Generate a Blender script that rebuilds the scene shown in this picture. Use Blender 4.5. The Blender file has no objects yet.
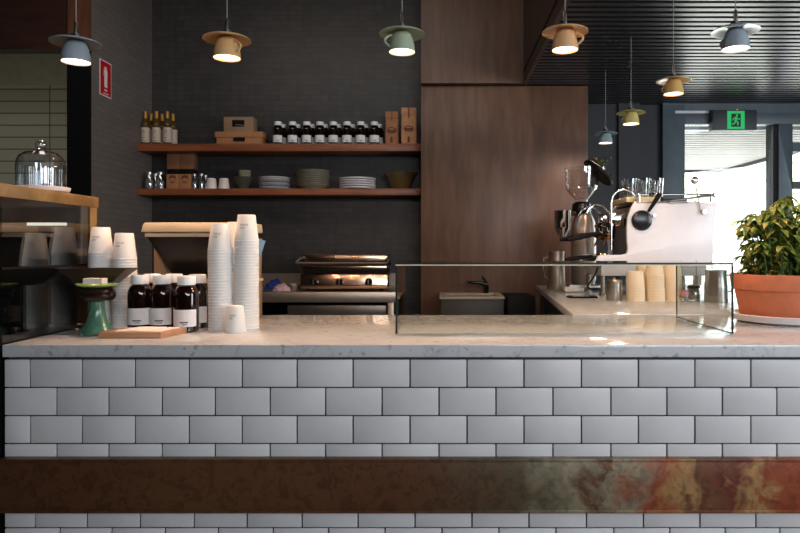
import bpy, bmesh, math, random
from mathutils import Vector, Matrix
random.seed(7)
R = math.radians
scene = bpy.context.scene
EYE = 1.318
F = 640.0
VX, VY = 440.0, 248.0          # where the view axis meets the 800x533 frame

def X(px, Y): return (px - VX) * Y / F
def Z(py, Y): return EYE + (VY - py) * Y / F

# ------------------------------------------------------------------ camera
cam_d = bpy.data.cameras.new('camera')
cam = bpy.data.objects.new('camera', cam_d)
scene.collection.objects.link(cam)
cam.location = (0, 0, EYE)
cam.rotation_euler = (R(90), 0, 0)
cam_d.sensor_width = 36
cam_d.lens = F / 800 * 36
cam_d.shift_x = (400 - VX) / 800
cam_d.shift_y = (VY - 266.5) / 800
cam_d.clip_start = 0.05
scene.camera = cam

# ------------------------------------------------------------------ world, light, exposure
w = bpy.data.worlds.new('world'); scene.world = w; w.use_nodes = True
wn = w.node_tree.nodes; bg = wn['Background']
bg.inputs['Color'].default_value = (0.90, 0.96, 1.0, 1)
bg.inputs['Strength'].default_value = 4.4
scene.view_settings.view_transform = 'Standard'
scene.view_settings.look = 'None'
scene.view_settings.gamma = 1
scene.view_settings.use_curve_mapping = False
scene.view_settings.exposure = 0.0

def area_light(name, loc, target, size, size_y, power, color, spread=180):
    d = bpy.data.lights.new(name, 'AREA'); d.shape = 'RECTANGLE'
    d.size = size; d.size_y = size_y; d.energy = power; d.color = color; d.spread = R(spread)
    o = bpy.data.objects.new(name, d); scene.collection.objects.link(o)
    o.location = loc
    o.rotation_euler = (Vector(target) - Vector(loc)).to_track_quat('-Z', 'Y').to_euler()
    return o
area_light('street_window_daylight', (2.2, -2.2, 2.5), (1.3, 2.1, 0.5), 4.4, 1.5, 225, (0.90, 0.94, 1.0))
area_light('side_window_daylight', (4.9, 1.2, 1.9), (1.3, 4.2, 1.1), 2.2, 1.6, 125, (0.92, 0.96, 1.0))
area_light('rear_window_daylight', (3.6, 6.1, 1.6), (1.0, 3.0, 1.0), 2.6, 1.8, 40, (0.92, 0.97, 1.0))
area_light('added_shelf_fill', (-1.1, 3.3, 3.85), (-1.1, 5.2, 1.2), 3.0, .5, 20, (1.0, .90, .80))  # unseen fill added overhead to lift the dark back wall and shelves
sun_d = bpy.data.lights.new('sun', 'SUN'); sun_d.energy = 5; sun_d.angle = R(1); sun_d.color = (1, .96, .88)
sun = bpy.data.objects.new('sun', sun_d); scene.collection.objects.link(sun)
sun.rotation_euler = (R(-30), R(28), 0)
LAMP_W = 7.0
LAMP_GLOW = 7.0

scene.cycles.caustics_reflective = False
scene.cycles.caustics_refractive = False
scene.cycles.sample_clamp_indirect = 4.0

# ------------------------------------------------------------------ materials
def lin(c):
    c = c / 255.0
    return c / 12.92 if c <= 0.04045 else ((c + 0.055) / 1.055) ** 2.4
def rgb(r, g, b): return (lin(r), lin(g), lin(b), 1)
MATS = {}
class NT:
    def __init__(s, name):
        s.m = bpy.data.materials.new(name); s.m.use_nodes = True
        s.t = s.m.node_tree; s.n = s.t.nodes; s.l = s.t.links
        s.b = s.n['Principled BSDF']; s.out = s.n['Material Output']
    def node(s, typ, **kw):
        nd = s.n.new(typ)
        for k, v in kw.items():
            if k.startswith('i_'): nd.inputs[k[2:].replace('_', ' ')].default_value = v
            else: setattr(nd, k, v)
        return nd
    def link(s, a, b): s.l.new(a, b)
    def ramp(s, fac, stops):
        r = s.n.new('ShaderNodeValToRGB')
        els = r.color_ramp.elements
        while len(els) < len(stops): els.new(0.5)
        for e, (p, c) in zip(els, stops): e.position = p; e.color = c
        s.link(fac, r.inputs[0]); return r.outputs[0]
    def coords(s, scale=(1, 1, 1), rot=(0, 0, 0), loc=(0, 0, 0)):
        tc = s.n.new('ShaderNodeTexCoord'); mp = s.n.new('ShaderNodeMapping')
        mp.inputs['Scale'].default_value = scale; mp.inputs['Rotation'].default_value = rot
        mp.inputs['Location'].default_value = loc
        s.link(tc.outputs['Object'], mp.inputs[0]); return mp.outputs[0]
    def bump(s, h, strength=.3, dist=.002):
        b = s.n.new('ShaderNodeBump'); b.inputs['Strength'].default_value = strength; b.inputs['Distance'].default_value = dist
        s.link(h, b.inputs['Height']); s.link(b.outputs[0], s.b.inputs['Normal'])

def simple(name, col, rough=.5, metal=0, var=.08, scale=12, bump=0, coat=0, spec=.5, trans=0, ior=1.45, sub=0):
    """one colour with a slight mottling"""
    if name in MATS: return MATS[name]
    s = NT(name)
    v = s.coords()
    nz = s.node('ShaderNodeTexNoise'); nz.inputs['Scale'].default_value = scale; nz.inputs['Detail'].default_value = 4
    s.link(v, nz.inputs['Vector'])
    a = tuple(c * (1 - var) for c in col[:3]) + (1,); b = tuple(min(1, c * (1 + var)) for c in col[:3]) + (1,)
    c = s.ramp(nz.outputs[0], [(.3, a), (.7, b)])
    s.link(c, s.b.inputs['Base Color'])
    s.b.inputs['Roughness'].default_value = rough
    s.b.inputs['Metallic'].default_value = metal
    s.b.inputs['Coat Weight'].default_value = coat
    s.b.inputs['Specular IOR Level'].default_value = spec
    s.b.inputs['Transmission Weight'].default_value = trans
    s.b.inputs['IOR'].default_value = ior
    if bump: s.bump(nz.outputs[0], bump)
    MATS[name] = s.m; return s.m

def emit(name, col, strength):
    if name in MATS: return MATS[name]
    s = NT(name)
    s.b.inputs['Base Color'].default_value = col
    s.b.inputs['Emission Color'].default_value = col
    s.b.inputs['Emission Strength'].default_value = strength
    MATS[name] = s.m; return s.m

def wood(name, dark, light, grain=(1, 1, 14), rough=.45, scale=3.0, bump=.1, coat=.1):
    if name in MATS: return MATS[name]
    s = NT(name)
    v = s.coords(scale=grain)
    n1 = s.node('ShaderNodeTexNoise'); n1.inputs['Scale'].default_value = scale; n1.inputs['Detail'].default_value = 8
    n1.inputs['Distortion'].default_value = .6; s.link(v, n1.inputs['Vector'])
    v2 = s.coords()
    n2 = s.node('ShaderNodeTexNoise'); n2.inputs['Scale'].default_value = 1.6; n2.inputs['Detail'].default_value = 2; s.link(v2, n2.inputs['Vector'])
    mx = s.node('ShaderNodeMath', operation='MULTIPLY_ADD'); s.link(n2.outputs[0], mx.inputs[0]); mx.inputs[1].default_value = .5
    s.link(n1.outputs[0], mx.inputs[2])
    c = s.ramp(mx.outputs[0], [(.5, dark), (1.0, light)])
    s.link(c, s.b.inputs['Base Color']); s.b.inputs['Roughness'].default_value = rough
    s.b.inputs['Coat Weight'].default_value = coat; s.b.inputs['Coat Roughness'].default_value = .25
    s.bump(n1.outputs[0], bump, .001)
    MATS[name] = s.m; return s.m

def glass(name, tint=(.965, .985, .975, 1), refl=1.5, rough=0.0):
    """thin sheet glass: see-through with a fresnel reflection"""
    if name in MATS: return MATS[name]
    s = NT(name); s.n.remove(s.b)
    tr = s.n.new('ShaderNodeBsdfTransparent'); tr.inputs[0].default_value = tint
    gl = s.n.new('ShaderNodeBsdfGlossy'); gl.inputs['Roughness'].default_value = rough
    lw = s.n.new('ShaderNodeLayerWeight'); lw.inputs['Blend'].default_value = .5
    pw = s.node('ShaderNodeMath', operation='POWER'); s.link(lw.outputs['Facing'], pw.inputs[0]); pw.inputs[1].default_value = 5
    sc_ = s.node('ShaderNodeMath', operation='MULTIPLY_ADD'); s.link(pw.outputs[0], sc_.inputs[0]); sc_.inputs[1].default_value = .96; sc_.inputs[2].default_value = .04
    mu = s.node('ShaderNodeMath', operation='MULTIPLY', use_clamp=True); mu.inputs[1].default_value = refl
    s.link(sc_.outputs[0], mu.inputs[0])
    mx = s.n.new('ShaderNodeMixShader'); s.link(mu.outputs[0], mx.inputs[0]); s.link(tr.outputs[0], mx.inputs[1]); s.link(gl.outputs[0], mx.inputs[2])
    s.link(mx.outputs[0], s.out.inputs['Surface'])
    MATS[name] = s.m; return s.m

def mat_dark_tile():
    s = NT('dark_woven_mosaic_tile')
    v = s.coords(rot=(R(90), 0, 0))
    b1 = s.node('ShaderNodeTexBrick'); s.link(v, b1.inputs['Vector'])
    for k, val in (('Scale', 1.0), ('Mortar Size', .0022), ('Brick Width', .15), ('Row Height', .05), ('Mortar Smooth', .2)): b1.inputs[k].default_value = val
    b1.inputs['Color1'].default_value = rgb(54, 51, 50); b1.inputs['Color2'].default_value = rgb(64, 60, 58); b1.inputs['Mortar'].default_value = rgb(40, 38, 38)
    b2 = s.node('ShaderNodeTexBrick')
    v2 = s.coords(rot=(R(90), R(0), 0), scale=(1, 1, 1)); 
    sw = s.n.new('ShaderNodeSeparateXYZ'); cb = s.n.new('ShaderNodeCombineXYZ')
    s.link(v2, sw.inputs[0]); s.link(sw.outputs[1], cb.inputs[0]); s.link(sw.outputs[0], cb.inputs[1]); s.link(cb.outputs[0], b2.inputs['Vector'])
    for k, val in (('Scale', 1.0), ('Mortar Size', .0022), ('Brick Width', .15), ('Row Height', .05), ('Mortar Smooth', .2)): b2.inputs[k].default_value = val
    b2.inputs['Color1'].default_value = (1, 1, 1, 1); b2.inputs['Color2'].default_value = (.72, .72, .72, 1); b2.inputs['Mortar'].default_value = (.6, .6, .6, 1)
    mx = s.node('ShaderNodeMix', data_type='RGBA', blend_type='MULTIPLY'); mx.inputs[0].default_value = .8
    s.link(b1.outputs[0], mx.inputs[6]); s.link(b2.outputs[0], mx.inputs[7])
    s.link(mx.outputs[2], s.b.inputs['Base Color']); s.b.inputs['Roughness'].default_value = .42
    s.bump(mx.outputs[2], .35, .003)
    return s.m
def mat_dark_tile_side():
    s = NT('side_wall_tile')
    v = s.coords(rot=(0, R(90), 0))
    sw = s.n.new('ShaderNodeSeparateXYZ'); cb = s.n.new('ShaderNodeCombineXYZ'); v = s.coords()
    s.link(v, sw.inputs[0]); s.link(sw.outputs[1], cb.inputs[0]); s.link(sw.outputs[2], cb.inputs[1])
    b1 = s.node('ShaderNodeTexBrick'); s.link(cb.outputs[0], b1.inputs['Vector'])
    for k, val in (('Scale', 1.0), ('Mortar Size', .0022), ('Brick Width', .15), ('Row Height', .05), ('Mortar Smooth', .2)): b1.inputs[k].default_value = val
    b1.inputs['Color1'].default_value = rgb(112, 104, 98); b1.inputs['Color2'].default_value = rgb(120, 112, 105); b1.inputs['Mortar'].default_value = rgb(92, 85, 80)
    s.link(b1.outputs[0], s.b.inputs['Base Color']); s.b.inputs['Roughness'].default_value = .45
    s.bump(b1.outputs[0], .3, .003)
    return s.m
def mat_kitchen_tile():
    s = NT('pale_kitchen_tile')
    v = s.coords(rot=(R(90), 0, 0), loc=(.05, 0, 0))
    b1 = s.node('ShaderNodeTexBrick'); s.link(v, b1.inputs['Vector']); b1.offset = 0
    for k, val in (('Scale', 1.0), ('Mortar Size', .006), ('Brick Width', .62), ('Row Height', .135), ('Mortar Smooth', .1)): b1.inputs[k].default_value = val
    b1.inputs['Color1'].default_value = rgb(168, 165, 150); b1.inputs['Color2'].default_value = rgb(160, 158, 143); b1.inputs['Mortar'].default_value = rgb(70, 66, 58)
    s.link(b1.outputs[0], s.b.inputs['Base Color']); s.b.inputs['Roughness'].default_value = .4
    return s.m
def mat_marble(name, warm=False):
    s = NT(name)
    v = s.coords()
    n = s.node('ShaderNodeTexNoise'); n.inputs['Scale'].default_value = 5; n.inputs['Detail'].default_value = 10; n.inputs['Distortion'].default_value = 1.6
    s.link(v, n.inputs['Vector'])
    n2 = s.node('ShaderNodeTexNoise'); n2.inputs['Scale'].default_value = 38; n2.inputs['Detail'].default_value = 6; s.link(v, n2.inputs['Vector'])
    a = s.ramp(n.outputs[0], [(.0, rgb(214, 216, 216)), (.47, rgb(206, 208, 210)), (.5, rgb(192, 196, 200)), (.53, rgb(208, 210, 211)), (1, rgb(216, 217, 217))])
    b = s.ramp(n2.outputs[0], [(.30, (.45, .48, .52, 1)), (.38, (1, 1, 1, 1))])
    mx = s.node('ShaderNodeMix', data_type='RGBA', blend_type='MULTIPLY'); mx.inputs[0].default_value = .7
    s.link(a, mx.inputs[6]); s.link(b, mx.inputs[7])
    s.link(mx.outputs[2], s.b.inputs['Base Color']); s.b.inputs['Roughness'].default_value = .11; s.b.inputs['Specular IOR Level'].default_value = .65
    return s.m
def mat_subway():
    s = NT('white_glazed_subway_tile')
    tc = s.n.new('ShaderNodeTexCoord')
    n = s.node('ShaderNodeTexNoise'); n.inputs['Scale'].default_value = 3.5; n.inputs['Detail'].default_value = 5; s.link(tc.outputs['Object'], n.inputs['Vector'])
    c = s.ramp(n.outputs[0], [(.3, rgb(202, 202, 204)), (.7, rgb(222, 221, 221))])
    s.link(c, s.b.inputs['Base Color']); s.b.inputs['Roughness'].default_value = .35; s.b.inputs['Specular IOR Level'].default_value = .35
    n3 = s.node('ShaderNodeTexNoise'); n3.inputs['Scale'].default_value = 14; n3.inputs['Detail'].default_value = 2; s.link(tc.outputs['Object'], n3.inputs['Vector'])
    s.bump(n3.outputs[0], .25, .004)
    return s.m
def mat_patina():
    s = NT('patinated_brass_with_sheen')
    tc = s.n.new('ShaderNodeTexCoord')
    sp = s.n.new('ShaderNodeSeparateXYZ'); s.link(tc.outputs['Object'], sp.inputs[0])
    nz = s.node('ShaderNodeTexNoise'); nz.inputs['Scale'].default_value = 9; nz.inputs['Detail'].default_value = 9; nz.inputs['Distortion'].default_value = 1.2
    s.link(tc.outputs['Object'], nz.inputs['Vector'])
    ma = s.node('ShaderNodeMath', operation='MULTIPLY_ADD'); s.link(nz.outputs[0], ma.inputs[0]); ma.inputs[1].default_value = .40; s.link(sp.outputs[0], ma.inputs[2])
    mr = s.node('ShaderNodeMapRange'); s.link(ma.outputs[0], mr.inputs[0])
    mr.inputs['From Min'].default_value = -1.3; mr.inputs['From Max'].default_value = 1.5
    D1 = rgb(104, 68, 46); D2 = rgb(116, 80, 54); G = rgb(150, 142, 118); DG = rgb(96, 84, 64); RD = rgb(150, 76, 48); TN = rgb(176, 138, 90); DR = rgb(112, 54, 44)
    # positions along the band: x in metres, -1.3 .. 1.5
    def q(px): return min(1, max(0, ((px - VX) * 2.08 / F + .20 + 1.3) / 2.8))
    c = s.ramp(mr.outputs[0], [(0, D1), (q(200), D2), (q(400), D1), (q(520), DG), (q(575), G), (q(600), D1), (q(618), G), (q(655), RD), (q(690), TN), (q(705), D2), (q(735), DR), (q(760), TN), (q(780), RD)])  # stain colours; the pale G bands also paint in a window's reflected streaks
    n2 = s.node('ShaderNodeTexNoise'); n2.inputs['Scale'].default_value = 30; n2.inputs['Detail'].default_value = 10; n2.inputs['Distortion'].default_value = 1.0; s.link(tc.outputs['Object'], n2.inputs['Vector'])
    b = s.ramp(n2.outputs[0], [(.38, (.35, .3, .28, 1)), (.52, (.9, .86, .82, 1)), (.66, (1.0, .95, .85, 1))])
    mx = s.node('ShaderNodeMix', data_type='RGBA', blend_type='MULTIPLY'); mx.inputs[0].default_value = .5
    s.link(c, mx.inputs[6]); s.link(b, mx.inputs[7]); s.link(mx.outputs[2], s.b.inputs['Base Color'])
    s.b.inputs['Metallic'].default_value = .35; s.b.inputs['Roughness'].default_value = .4
    s.bump(n2.outputs[0], .15, .002)
    return s.m

DARK_TILE = mat_dark_tile(); SIDE_TILE = mat_dark_tile_side(); KIT_TILE = mat_kitchen_tile()
MARBLE = mat_marble('grey_veined_marble'); SUBWAY = mat_subway(); PATINA = mat_patina()
GROUT = simple('dark_grout', rgb(62, 62, 68), .9, bump=.2)
PANEL = wood('brown_stained_ply', rgb(82, 55, 40), rgb(118, 84, 63), grain=(5, 5, .8), scale=2.6)
SHELFW = wood('warm_shelf_wood', rgb(120, 64, 36), rgb(168, 98, 58), grain=(1, 10, 10), scale=3)
CASEW = wood('golden_case_wood', rgb(104, 78, 42), rgb(156, 124, 76), grain=(8, 2, 2), scale=4)
BOARDW = wood('pale_board_wood', rgb(168, 120, 88), rgb(200, 150, 114), grain=(1, 10, 10), scale=3)
LINTEL = wood('dark_lintel_wood', rgb(44, 26, 20), rgb(66, 40, 30), grain=(1, 8, 8), scale=3)
SLAT = simple('black_lacquer_slat', rgb(40, 38, 40), .3, spec=.45)
BLACK = simple('matt_black', rgb(14, 14, 15), .6, spec=.2)
BLACKG = simple('gloss_black', rgb(18, 18, 20), .22)
CHARWALL = simple('charcoal_painted_wall', rgb(44, 47, 53), .6)
FRAME = simple('blue_grey_window_frame', rgb(84, 98, 106), .45)
STEEL = simple('brushed_steel', rgb(190, 186, 180), .28, metal=1, var=.05, scale=30)
STEELD = simple('dull_bench_steel', rgb(168, 156, 142), .38, metal=.9, var=.06)
CHROME = simple('polished_chrome', rgb(225, 222, 218), .08, metal=1, var=.02)
COPPERY = simple('warm_grill_steel', rgb(206, 172, 146), .2, metal=1, var=.05)
ENAMEL = simple('white_enamel', rgb(244, 244, 248), .3, var=.02)
PAPER = simple('white_paper_cup', rgb(238, 235, 230), .6, var=.02)
PAPERW = simple('white_paper', rgb(238, 228, 218), .7, var=.03)
CREAM = simple('cream_card_cup', rgb(252, 234, 204), .65, var=.03)
CAPW = simple('white_bottle_cap', rgb(250, 248, 246), .45, var=.02)
LABELM = simple('white_bottle_label', rgb(246, 240, 238), .6, var=.03)
INK = simple('grey_ink', rgb(80, 78, 78), .7)
AMBER = simple('amber_glass_bottle', rgb(24, 9, 4), .06, coat=.6, var=.2)
WINEG = simple('dark_green_gold_glass', rgb(84, 62, 20), .08, coat=.5)
CAPS = simple('gold_foil_capsule', rgb(186, 136, 60), .4, metal=.3)
KRAFT = simple('kraft_paper', rgb(178, 122, 80), .75, bump=.2, scale=20)
KRAFTD = simple('brown_card', rgb(138, 94, 64), .75)
KRAFTP = simple('pale_brown_card', rgb(156, 124, 96), .75)
TERRA = simple('terracotta', rgb(198, 118, 84), .75, bump=.15, scale=25)
SOIL = simple('dark_soil', rgb(40, 28, 20), .95, bump=.6, scale=60)
CERAW = simple('white_ceramic', rgb(222, 216, 216), .3, var=.03)
CERAB = simple('blue_grey_ceramic', rgb(150, 158, 168), .3)
CERAG = simple('speckled_grey_ceramic', rgb(150, 144, 122), .35, var=.25, scale=60)
CERAD = simple('dark_celadon_ceramic', rgb(76, 74, 64), .35, var=.15)
OLIVE = simple('olive_glaze', rgb(100, 80, 48), .25, var=.2, coat=.4)
GREENG = simple('green_glazed_enamel', rgb(70, 112, 94), .25, coat=.5, var=.3, scale=18)
GREENP = simple('pale_green_glaze', rgb(150, 176, 100), .3, coat=.4)
BRONZE = simple('dark_bronze_iron', rgb(44, 32, 28), .35, metal=.5)
PANM = simple('dark_bronze_pan', rgb(62, 52, 44), .35, metal=.6)
GLASSP = glass('clear_pane_glass', refl=1.3)
GLASSC = glass('display_case_glass', tint=(.80, .84, .82, 1), refl=2.6)
GLASSD = glass('clear_drinking_glass', tint=(.94, .96, .96, 1), refl=6, rough=.05)
EDGEG = simple('green_glass_edge', rgb(20, 44, 38), .3)
EDGEL = simple('pale_polished_glass_edge', rgb(244, 226, 196), .15, coat=.3)
CREAMP = simple('cream_plastic', rgb(214, 190, 156), .35)
TANP = simple('tan_plastic', rgb(150, 116, 86), .45)
REDM = simple('sign_red', rgb(196, 22, 28), .5, var=.02)
WHITEM = simple('sign_white', rgb(240, 236, 236), .5, var=.02)
BLUEC = simple('blue_cloth', rgb(40, 62, 140), .9)
PINKC = simple('pale_pink_cloth', rgb(206, 168, 170), .9)
CONC = simple('polished_concrete_floor', rgb(96, 92, 88), .5, bump=.1)
PAVE = simple('pale_paving', rgb(206, 200, 188), .8)
SOFFIT = simple('white_awning_slat', rgb(200, 200, 206), .6)
LEAFO = simple('glare_pale_leaf', rgb(226, 234, 190), .7, var=.2, scale=3)  # overexposed sunlight is put into this pale leaf colour
BARK = simple('bark', rgb(96, 80, 62), .9)

def mat_leaf():
    s = NT('basil_leaf')
    oi = s.coords()
    n = s.node('ShaderNodeTexNoise'); n.inputs['Scale'].default_value = 26; s.link(oi, n.inputs['Vector'])
    c = s.ramp(n.outputs[0], [(.3, rgb(62, 94, 40)), (.48, rgb(112, 140, 62)), (.66, rgb(206, 186, 92))])
    s.link(c, s.b.inputs['Base Color']); s.b.inputs['Roughness'].default_value = .5
    tl = s.n.new('ShaderNodeBsdfTranslucent'); s.link(c, tl.inputs[0])
    mx = s.n.new('ShaderNodeMixShader'); mx.inputs[0].default_value = .35
    s.link(s.b.outputs[0], mx.inputs[1]); s.link(tl.outputs[0], mx.inputs[2]); s.link(mx.outputs[0], s.out.inputs['Surface'])
    return s.m
LEAF = mat_leaf()

# ------------------------------------------------------------------ mesh helpers
class MB:
    def __init__(s): s.bm = bmesh.new()
    def box(s, x0, x1, y0, y1, z0, z1, bevel=0, seg=2, rz=0):
        t = bmesh.new(); bmesh.ops.create_cube(t, size=1)
        for v in t.verts: v.co = Vector(((v.co.x) * (x1 - x0), (v.co.y) * (y1 - y0), (v.co.z) * (z1 - z0)))
        if bevel: bmesh.ops.bevel(t, geom=t.edges[:], offset=bevel, segments=seg, affect='EDGES', profile=.5)
        M = Matrix.Translation(((x0 + x1) / 2, (y0 + y1) / 2, (z0 + z1) / 2)) @ Matrix.Rotation(rz, 4, 'Z')
        bmesh.ops.transform(t, matrix=M, verts=t.verts); s._merge(t); return s
    def _merge(s, t, M=None):
        if M is not None: bmesh.ops.transform(t, matrix=M, verts=t.verts)
        me = bpy.data.meshes.new('tmp'); t.to_mesh(me); t.free(); s.bm.from_mesh(me); bpy.data.meshes.remove(me)
    def lathe(s, prof, c=(0, 0, 0), seg=32, M=None):
        t = bmesh.new(); rings = []
        for r, z in prof:
            if r < 1e-6: rings.append([t.verts.new((0, 0, z))])
            else: rings.append([t.verts.new((r * math.cos(2 * math.pi * i / seg), r * math.sin(2 * math.pi * i / seg), z)) for i in range(seg)])
        for a, b in zip(rings[:-1], rings[1:]):
            for i in range(seg):
                j = (i + 1) % seg
                if len(a) == 1 and len(b) == 1: continue
                if len(a) == 1: f = [a[0], b[j], b[i]]
                elif len(b) == 1: f = [a[i], a[j], b[0]]
                else: f = [a[i], a[j], b[j], b[i]]
                t.faces.new(f)
        bmesh.ops.recalc_face_normals(t, faces=t.faces)
        MM = Matrix.Translation(c) @ (M if M is not None else Matrix())
        s._merge(t, MM); return s
    def cyl(s, c, r, h, seg=24, r2=None, M=None):
        r2 = r if r2 is None else r2
        return s.lathe([(0, 0), (r, 0), (r2, h), (0, h)], c, seg, M)
    def tube(s, pts, r, seg=10, cap=True):
        pts = [Vector(p) for p in pts]; t = bmesh.new(); rings = []
        rr = r if isinstance(r, (list, tuple)) else [r] * len(pts)
        up = None
        for i, p in enumerate(pts):
            d = (pts[min(i + 1, len(pts) - 1)] - pts[max(i - 1, 0)]).normalized()
            if up is None: up = Vector((0, 0, 1)) if abs(d.z) < .9 else Vector((1, 0, 0))
            a = d.cross(up).normalized(); b = a.cross(d).normalized(); up = b
            rings.append([t.verts.new(p + (a * math.cos(2 * math.pi * k / seg) + b * math.sin(2 * math.pi * k / seg)) * rr[i]) for k in range(seg)])
        for a, b in zip(rings[:-1], rings[1:]):
            for k in range(seg): t.faces.new([a[k], a[(k + 1) % seg], b[(k + 1) % seg], b[k]])
        if cap: t.faces.new(rings[0]); t.faces.new(rings[-1])
        bmesh.ops.recalc_face_normals(t, faces=t.faces); s._merge(t); return s
    def prism(s, poly, axis, a0, a1, bevel=0):
        """poly of (u,v); axis 'Y': (x,z) outline pushed a0..a1 in y; 'Z': (x,y); 'X': (y,z)"""
        t = bmesh.new()
        def mk(u, v, a): return {'Y': (u, a, v), 'Z': (u, v, a), 'X': (a, u, v)}[axis]
        A = [t.verts.new(mk(u, v, a0)) for u, v in poly]; B = [t.verts.new(mk(u, v, a1)) for u, v in poly]
        t.faces.new(A); t.faces.new(B[::-1]); n = len(poly)
        for i in range(n): t.faces.new([A[i], B[i], B[(i + 1) % n], A[(i + 1) % n]])
        bmesh.ops.recalc_face_normals(t, faces=t.faces)
        if bevel: bmesh.ops.bevel(t, geom=t.edges[:], offset=bevel, segments=2, affect='EDGES', profile=.5)
        s._merge(t); return s
    def sphere(s, c, r, sc=(1, 1, 1), seg=20):
        t = bmesh.new(); bmesh.ops.create_uvsphere(t, u_segments=seg, v_segments=seg // 2, radius=r)
        s._merge(t, Matrix.Translation(c) @ Matrix.Diagonal((*sc, 1))); return s
    def torus(s, c, Rr, r, M=None, seg=28, rs=8, arc=2 * math.pi):
        n = seg; pts = [((M if M else Matrix()) @ Vector((Rr * math.cos(arc * i / n), Rr * math.sin(arc * i / n), 0))) + Vector(c) for i in range(n + 1)]
        return s.tube(pts, r, rs, cap=arc < 6.28)
    def build(s, name, mat, parent=None, loc=None, angle=35):
        me = bpy.data.meshes.new(name)
        if loc is not None: bmesh.ops.translate(s.bm, vec=-Vector(loc), verts=s.bm.verts)
        s.bm.to_mesh(me); s.bm.free()
        for p in me.polygons: p.use_smooth = True
        me.set_sharp_from_angle(angle=R(angle))
        me.materials.append(mat)
        o = bpy.data.objects.new(name, me); scene.collection.objects.link(o)
        if loc is not None: o.location = loc
        if parent is not None:
            o.parent = parent
        return o

def tag(o, label, cat, group=None):
    o['label'] = label; o['category'] = cat
    if group: o['group'] = group
    return o
def thing(name, label, cat, loc=(0, 0, 0), rz=0, group=None):
    o = bpy.data.objects.new(name, None); scene.collection.objects.link(o)
    o.location = loc; o.rotation_euler = (0, 0, rz); o.empty_display_size = .05
    return tag(o, label, cat, group)
def struct(o):
    o['kind'] = 'structure'; return o
KIDS = {}
def copy_tree(o, loc, label, rz=0, group=None):
    def rec(src, par):
        c = src.copy(); scene.collection.objects.link(c)
        if par is not None: c.parent = par
        for ch in [q for q in scene.collection.objects if q.parent == src and q is not c]: rec(ch, c)
        return c
    c = rec(o, None); c.location = loc; c.rotation_euler = (0, 0, rz); c['label'] = label
    if group: c['group'] = group
    return c

# ================================================================== STRUCTURE
CT = 1.0                         # counter top height
FR = 2.1                         # counter front
CEIL = EYE + 1.4
XW = -2.70                       # left tiled wall
struct(MB().box(-6.2, 5.2, -2.6, 6.35, -.05, 0).build('floor', CONC))
struct(MB().box(XW - .18, X(421, 5.5) + .02, 6.0, 6.15, 0, 3.95).build('wall_back', DARK_TILE))
struct(MB().box(XW - .175, XW, 4.96, 6.0, 0, 3.95).build('wall_left', SIDE_TILE))
struct(MB().box(XW - .18, XW - .001, 4.94, 4.959, 0, Z(50, 4.95)).build('trim_1', BLACK))
struct(MB().box(XW - .17, XW - .001, 4.93, 4.959, Z(50, 4.95), 3.9).build('trim_2', wood('reddish_post_wood', rgb(84, 52, 36), rgb(112, 70, 50), grain=(9, 9, 1))))
struct(MB().box(-6.2, XW - .18, 4.93, 5.05, Z(50, 4.95), 3.95).build('trim_3', LINTEL))
struct(MB().box(-6.2, XW - .18, 7.2, 7.3, 0, 3.95).build('wall_kitchen', KIT_TILE))
struct(MB().box(-6.2, XW - .18, 7.17, 7.199, Z(85, 7.2), 3.95).build('trim_4', simple('plain_kitchen_render', rgb(160, 156, 140), .7)))
struct(MB().box(-6.2, -2.6, 6.4, 7.3, 3.95, 4.05).build('ceiling.001', CHARWALL))
struct(MB().box(-2.9, -2.6, 6.15, 7.3, 0, 4.0).build('wall_kitchen_side', CHARWALL))
area_light('kitchen_wall_fill', (-4.4, 5.3, 1.9), (-4.4, 7.2, 2.5), 1.6, .5, 7, (1, .93, .78))  # unseen fill at head height, aimed to light the kitchen wall evenly
# wood panel and the boxing above it
PX0, PX1 = X(421, 5.5), X(588, 5.5)
struct(MB().box(PX0, PX1, 5.5, 6.15, 0, Z(86, 5.5), bevel=.002).build('wall_panel', PANEL))
RX = X(523.5, 5.45)
struct(MB().box(X(421, 5.45), RX, 5.45, 6.15, Z(86, 5.5) + .012, 3.9).build('wall_boxing', PANEL))
struct(MB().box(RX + .0, RX + .03, 3.0, 6.15, CEIL + .0, 3.9).build('wall_recess', LINTEL))
# slatted ceiling
m = MB()
y = -2.5
while y < 6.3:
    m.box(RX + .03, 5.2, y, y + .045, CEIL, CEIL + .05); y += .08
struct(m.build('ceiling', SLAT))
struct(MB().box(RX + .0, 5.2, -2.6, 6.35, CEIL + .085, CEIL + .12).build('ceiling.002', BLACK))
struct(MB().box(-6.2, 5.2, -2.6, 6.4, 3.95, 4.05).build('ceiling.003', CHARWALL))
# far wall with glazing (Y 6.25)
FY = 6.25
def fx(px): return X(px, FY)
def fz(py): return Z(py, FY)
m = MB()
m.box(PX1 - .05, fx(638), FY - .02, FY + .12, 0, CEIL + .1)
m.box(fx(638.5), fx(661), FY + .02, FY + .12, 0, CEIL + .1)
m.box(fx(617), fx(638), FY - .06, FY, 0, CEIL)
struct(m.build('wall_rear', CHARWALL))
m = MB()
m.box(fx(661), fx(683), FY - .05, FY + .08, 0, fz(106), bevel=.004)
m.box(fx(683), 5.2, FY - .05, FY + .08, fz(125), fz(114), bevel=.004)
m.box(fx(661), 5.2, FY - .045, FY + .08, fz(114), CEIL + .1)
m.box(fx(776), fx(790), FY - .05, FY + .08, 0, fz(125), bevel=.004)
struct(m.build('trim_5', FRAME))
struct(MB().box(fx(771), fx(776), FY - .04, FY + .1, 0, fz(122)).build('trim_6', BLACK))
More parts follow.
